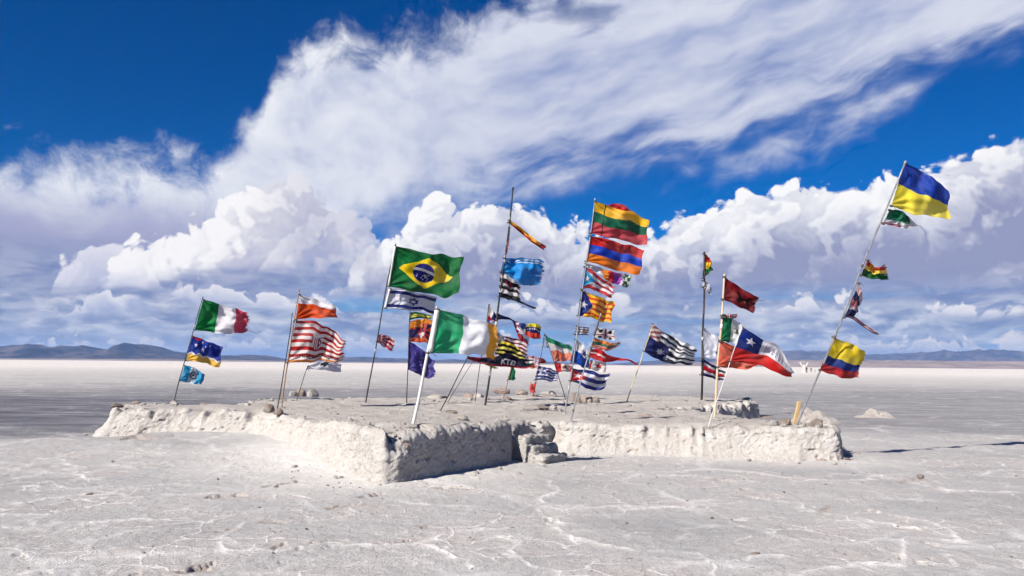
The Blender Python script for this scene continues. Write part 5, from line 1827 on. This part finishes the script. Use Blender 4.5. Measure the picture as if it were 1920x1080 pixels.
# --- black post and wooden pole
flag('S', [(1320, 476), (1326, 479), (1331, 483), (1332, 488)], [(1317, 522), (1322, 518), (1330, 511), (1337, 505)], d_bolivia, 'tiny red yellow and green flag at the top of the black post', 0.08, 1.0, tear=0.06, fringe=0.04)
flag('S', [(1318, 526), (1324, 528), (1331, 535), (1337, 547)], [(1317, 538), (1323, 542), (1328, 549), (1333, 556)], plain(214, 214, 222), 'shredded white plastic rag on the black post', 0.10, 2.0, tear=0.3, fringe=0.2, holes=0.2)
flag('S', [(1319, 616), (1330, 623), (1345, 630), (1362, 636)], [(1318, 670), (1330, 672), (1344, 676), (1360, 680)], d_korea, 'white flag with groups of short black bars behind the wooden pole', 0.05, 1.0)
flag('S', [(1316, 671), (1330, 680), (1345, 690), (1360, 697)], [(1314, 703), (1328, 707), (1344, 712), (1358, 714)], d_costa, 'dark blue white and red striped flag low on the black post', 0.05, 1.1)
flag('T', [(1358, 519), (1380, 534), (1402, 547), (1423, 560)], [(1355, 561), (1375, 570), (1395, 580), (1413, 588)], d_eagle, 'dark red flag with a faint black eagle', 0.05, 0.9, tear=0.04, fringe=0.02)
flag('T', [(1354, 592), (1368, 594), (1382, 603), (1395, 613)], [(1350, 640), (1364, 641), (1378, 645), (1390, 652)], d_mexico, 'green and white flag with a small brown emblem beside the starred red and blue one', 0.06, 1.2)
flag('T', [(1357, 590), (1366, 590), (1374, 589), (1382, 588)], [(1357, 595), (1366, 596), (1375, 597), (1383, 597)], d_jack, 'tiny pink and blue scrap above the green and white flag', 0.08, 1.2, off=-0.03)
flag('T', [(1350, 638), (1375, 648), (1400, 664), (1422, 682)], [(1346, 688), (1368, 690), (1395, 692), (1420, 688)], d_fade, 'plain faded orange red flag behind the white stick', 0.05, 1.0, tear=0.04, fringe=0.03)
flag('U', [(1393, 614), (1427, 634), (1455, 645), (1470, 664), (1487, 690)], [(1368, 677), (1395, 680), (1420, 684), (1452, 697), (1486, 707)], d_chile, 'white red and blue flag with a white star and outlined capital letters', 0.04, 1.1)
# --- long leaning steel tube
flag('W', [(1697, 305), (1722, 318), (1747, 331), (1760, 344), (1778, 354)], [(1671, 386), (1705, 399), (1740, 406), (1780, 408)], d_ukraine, 'blue over yellow flag at the top of the long leaning tube', 0.05, 1.1)
flag('W', [(1668, 394), (1682, 393), (1698, 400), (1712, 415)], [(1656, 419), (1675, 424), (1698, 428), (1722, 423)], d_algeria, 'torn dark green and white flag under the blue and yellow one', 0.07, 1.2, tear=0.10, fringe=0.06)
flag('W', [(1627, 488), (1636, 496), (1648, 502), (1660, 494)], [(1614, 516), (1630, 522), (1650, 524), (1668, 524)], d_boltorn, 'torn red yellow and green flag halfway up the long leaning tube', 0.08, 1.3, tear=0.06, fringe=0.04)
flag('W', [(1610, 531), (1614, 541), (1616, 556), (1612, 570)], [(1583, 595), (1592, 594), (1600, 592), (1607, 586)], d_ukshred, 'shredded pink and navy flag clinging to the long leaning tube', 0.05, 1.2, holes=0.08)
flag('W', [(1585, 588), (1600, 592), (1620, 606), (1638, 618), (1649, 626)], [(1583, 594), (1598, 598), (1616, 611), (1634, 623), (1646, 629)], d_ukshred, 'thin navy strip trailing from the shredded pink and navy flag', 0.03, 1.6, tear=0.06, fringe=0.04, ties=False)
flag('W', [(1562, 632), (1588, 642), (1610, 650), (1623, 662)], [(1537, 694), (1560, 703), (1585, 709), (1608, 710)], d_colombia, 'yellow blue and red flag lowest on the long leaning tube', 0.045, 1.1, tear=0.03, fringe=0.02)

# loose threads blown from torn corners
def thread(pts, key, label, r=0.006, off=0.0):
    P0 = POLES[key]
    Y = P0['base'][1] + P0['lean'] * 0.5 + off
    W_ = [at_depth(x, y, Y + 0.05 * math.sin(i)) for i, (x, y) in enumerate(pts)]
    o = link('loose_thread', tube('loose_thread', [w - W_[0] for w in W_], [r] * len(W_), 6), MS['cord'], label=label, cat='thread')
    o.location = W_[0]


thread([(467, 618), (476, 624), (483, 625), (490, 622)], 'A', 'loose dark thread blown from the fly of the green white and red flag')
thread([(1712, 418), (1726, 425), (1733, 432), (1736, 440)], 'W', 'long thin curling thread below the torn green and white flag', 0.003)
thread([(1412, 566), (1420, 563), (1428, 564), (1434, 562)], 'T', 'frayed thread at the tip of the dark red flag', 0.005)

# ------------------------------------------------------------------ yellow stake beside the leaning tube
sb = on_top(1490, 797); sb[2] = surf(sb[0], sb[1])
stp = at_depth(1499, 754, sb[1])
bm = bmesh.new()
bmesh.ops.create_cube(bm, size=1.0)
for v_ in bm.verts:
    v_.co = Vector((v_.co.x * 0.08, v_.co.y * 0.045, (v_.co.z + 0.5) * 1.0))
bmesh.ops.subdivide_edges(bm, edges=[e for e in bm.edges if abs(e.verts[0].co.z - e.verts[1].co.z) > 0.5], cuts=8)
Ls = np.linalg.norm(stp - sb)
for v_ in bm.verts:
    f_ = v_.co.z
    v_.co = Vector((v_.co.x * (1.15 - 0.35 * f_) + 0.004 * math.sin(f_ * 11), v_.co.y, -0.1 + f_ * (Ls + 0.1) + (0.03 if v_.co.x > 0 and f_ > 0.99 else 0)))
bmesh.ops.bevel(bm, geom=bm.edges[:], offset=0.006, segments=1, affect='EDGES')
me = bpy.data.meshes.new('wooden_stake'); bm.to_mesh(me); bm.free()
o = link('wooden_stake', me, MS['yellow_wood'], label='short split yellow wooden stake propping the long leaning tube', cat='stake')
o.location = sb
o.rotation_euler = (0, math.atan2(stp[0] - sb[0], stp[2] - sb[2]), 0.2)

# ------------------------------------------------------------------ far monument and visitors
m_mon = salt_mat('white salt sculpture', (0.410, 0.377, 0.353), (0.443, 0.426, 0.410), (0.262, 0.230, 0.205), 0.5, 0.05)
mb = on_plane(1508, 698.6, 0.0)
k_ = mb[1] / F
mon = bpy.data.objects.new('monument', None); C.objects.link(mon); mon.location = mb
mon['label'] = 'white salt monument with two raised arms on the far horizon'; mon['category'] = 'monument'
link('trunk', tube('trunk', [(0, 0, -0.1), (0, 0, 0.4), (0, 0, 1.1), (0, 0, 1.7), (0, 0, 2.0)], [k_ * 4.6, k_ * 3.6, k_ * 3.2, k_ * 3.4, k_ * 2.0], 12), m_mon, parent=mon)
for s_ in (-1, 1):
    link('arm', tube('arm', [(s_ * k_ * 1.0, 0, 1.45), (s_ * k_ * 4.2, 0, 1.95), (s_ * k_ * 6.4, 0, 2.55), (s_ * k_ * 7.6, 0, 2.95)], [k_ * 2.0, k_ * 1.7, k_ * 1.4, k_ * 0.9], 10), m_mon, parent=mon)
link('plinth', lump_mesh('plinth', k_ * 9, k_ * 7, 0.35, 77, 0.1, 3), m_mon, parent=mon)
link('crown', lump_mesh('crown', k_ * 3.0, k_ * 3.0, 0.35, 78, 0.15, 3), m_mon, parent=mon).location = (0, 0, 2.0)


def person(px, cloth, legs, label, ph, hgt):
    b = on_plane(px, 698.9, 0.0)
    vs_ = [(0, 0, 0.92), (0, 0, 1.15), (0, 0, 1.42), (0, 0.0, 1.52), (0, 0.0, 1.62), (0, 0, 1.72),
           (0.19, 0, 1.40), (0.25, 0.02, 1.14), (0.26, 0.10, 0.90), (-0.19, 0, 1.40), (-0.25, 0.02, 1.14), (-0.25, 0.10, 0.90),
           (0.10, 0, 0.88), (0.12, 0.02 * ph, 0.48), (0.12, -0.02, 0.06), (0.12, 0.14, 0.03),
           (-0.10, 0, 0.88), (-0.12, -0.06 * ph, 0.48), (-0.12, -0.05, 0.06), (-0.12, 0.10, 0.03)]
    es_ = [(0, 1), (1, 2), (2, 3), (3, 4), (4, 5), (2, 6), (6, 7), (7, 8), (2, 9), (9, 10), (10, 11), (0, 12), (12, 13), (13, 14), (14, 15), (0, 16), (16, 17), (17, 18), (18, 19)]
    rs_ = [0.15, 0.14, 0.17, 0.06, 0.10, 0.09, 0.075, 0.05, 0.035, 0.075, 0.05, 0.035, 0.10, 0.065, 0.045, 0.035, 0.10, 0.065, 0.045, 0.035]
    me = bpy.data.meshes.new('person'); me.from_pydata(vs_, es_, [])
    o = link('person', me, cloth, label=label, cat='person', group='far visitors')
    md = o.modifiers.new('skin', 'SKIN')
    for sv, r in zip(me.skin_vertices[0].data, rs_):
        sv.radius = (r, r * 0.85)
    me.skin_vertices[0].data[0].use_root = True
    o.modifiers.new('sub', 'SUBSURF').levels = 1
    o.modifiers['sub'].render_levels = 1
    o.location = b; o.scale = (hgt, hgt, hgt); o.rotation_euler = (0, 0, ph)


def cloth_mat(name, lower, upper):
    m, gg, out = new_mat(name)
    z_ = gg.sep(obj_pos(gg))[2]
    n = gg.noise(obj_pos(gg), 9.0, 3.0, 0.5)
    c = gg.mix(gg.ss(z_ + (n - 0.5) * 0.05, 0.88, 0.92), lower, upper)
    c = gg.mix(gg.ss(z_, 1.50, 1.52), c, (0.42, 0.26, 0.19))
    c = gg.mix(gg.ss(z_, 1.68, 1.70), c, (0.04, 0.03, 0.025))
    principled(gg, out, c, 0.85, gg.bump(n, 0.02, 0.4), 0.2)
    return m


person(1513, cloth_mat('dark clothes', (0.025, 0.025, 0.041), (0.049, 0.049, 0.057)), None, 'distant visitor in dark clothes beside the white monument', 0.5, 1.0)
person(1521, cloth_mat('grey clothes', (0.041, 0.041, 0.066), (0.131, 0.123, 0.131)), None, 'distant visitor in grey clothes, second right of the monument', -0.7, 0.95)
person(1528, cloth_mat('pale clothes', (0.246, 0.213, 0.197), (0.451, 0.410, 0.410)), None, 'distant visitor in pale clothes, furthest right of the monument', 1.2, 0.93)
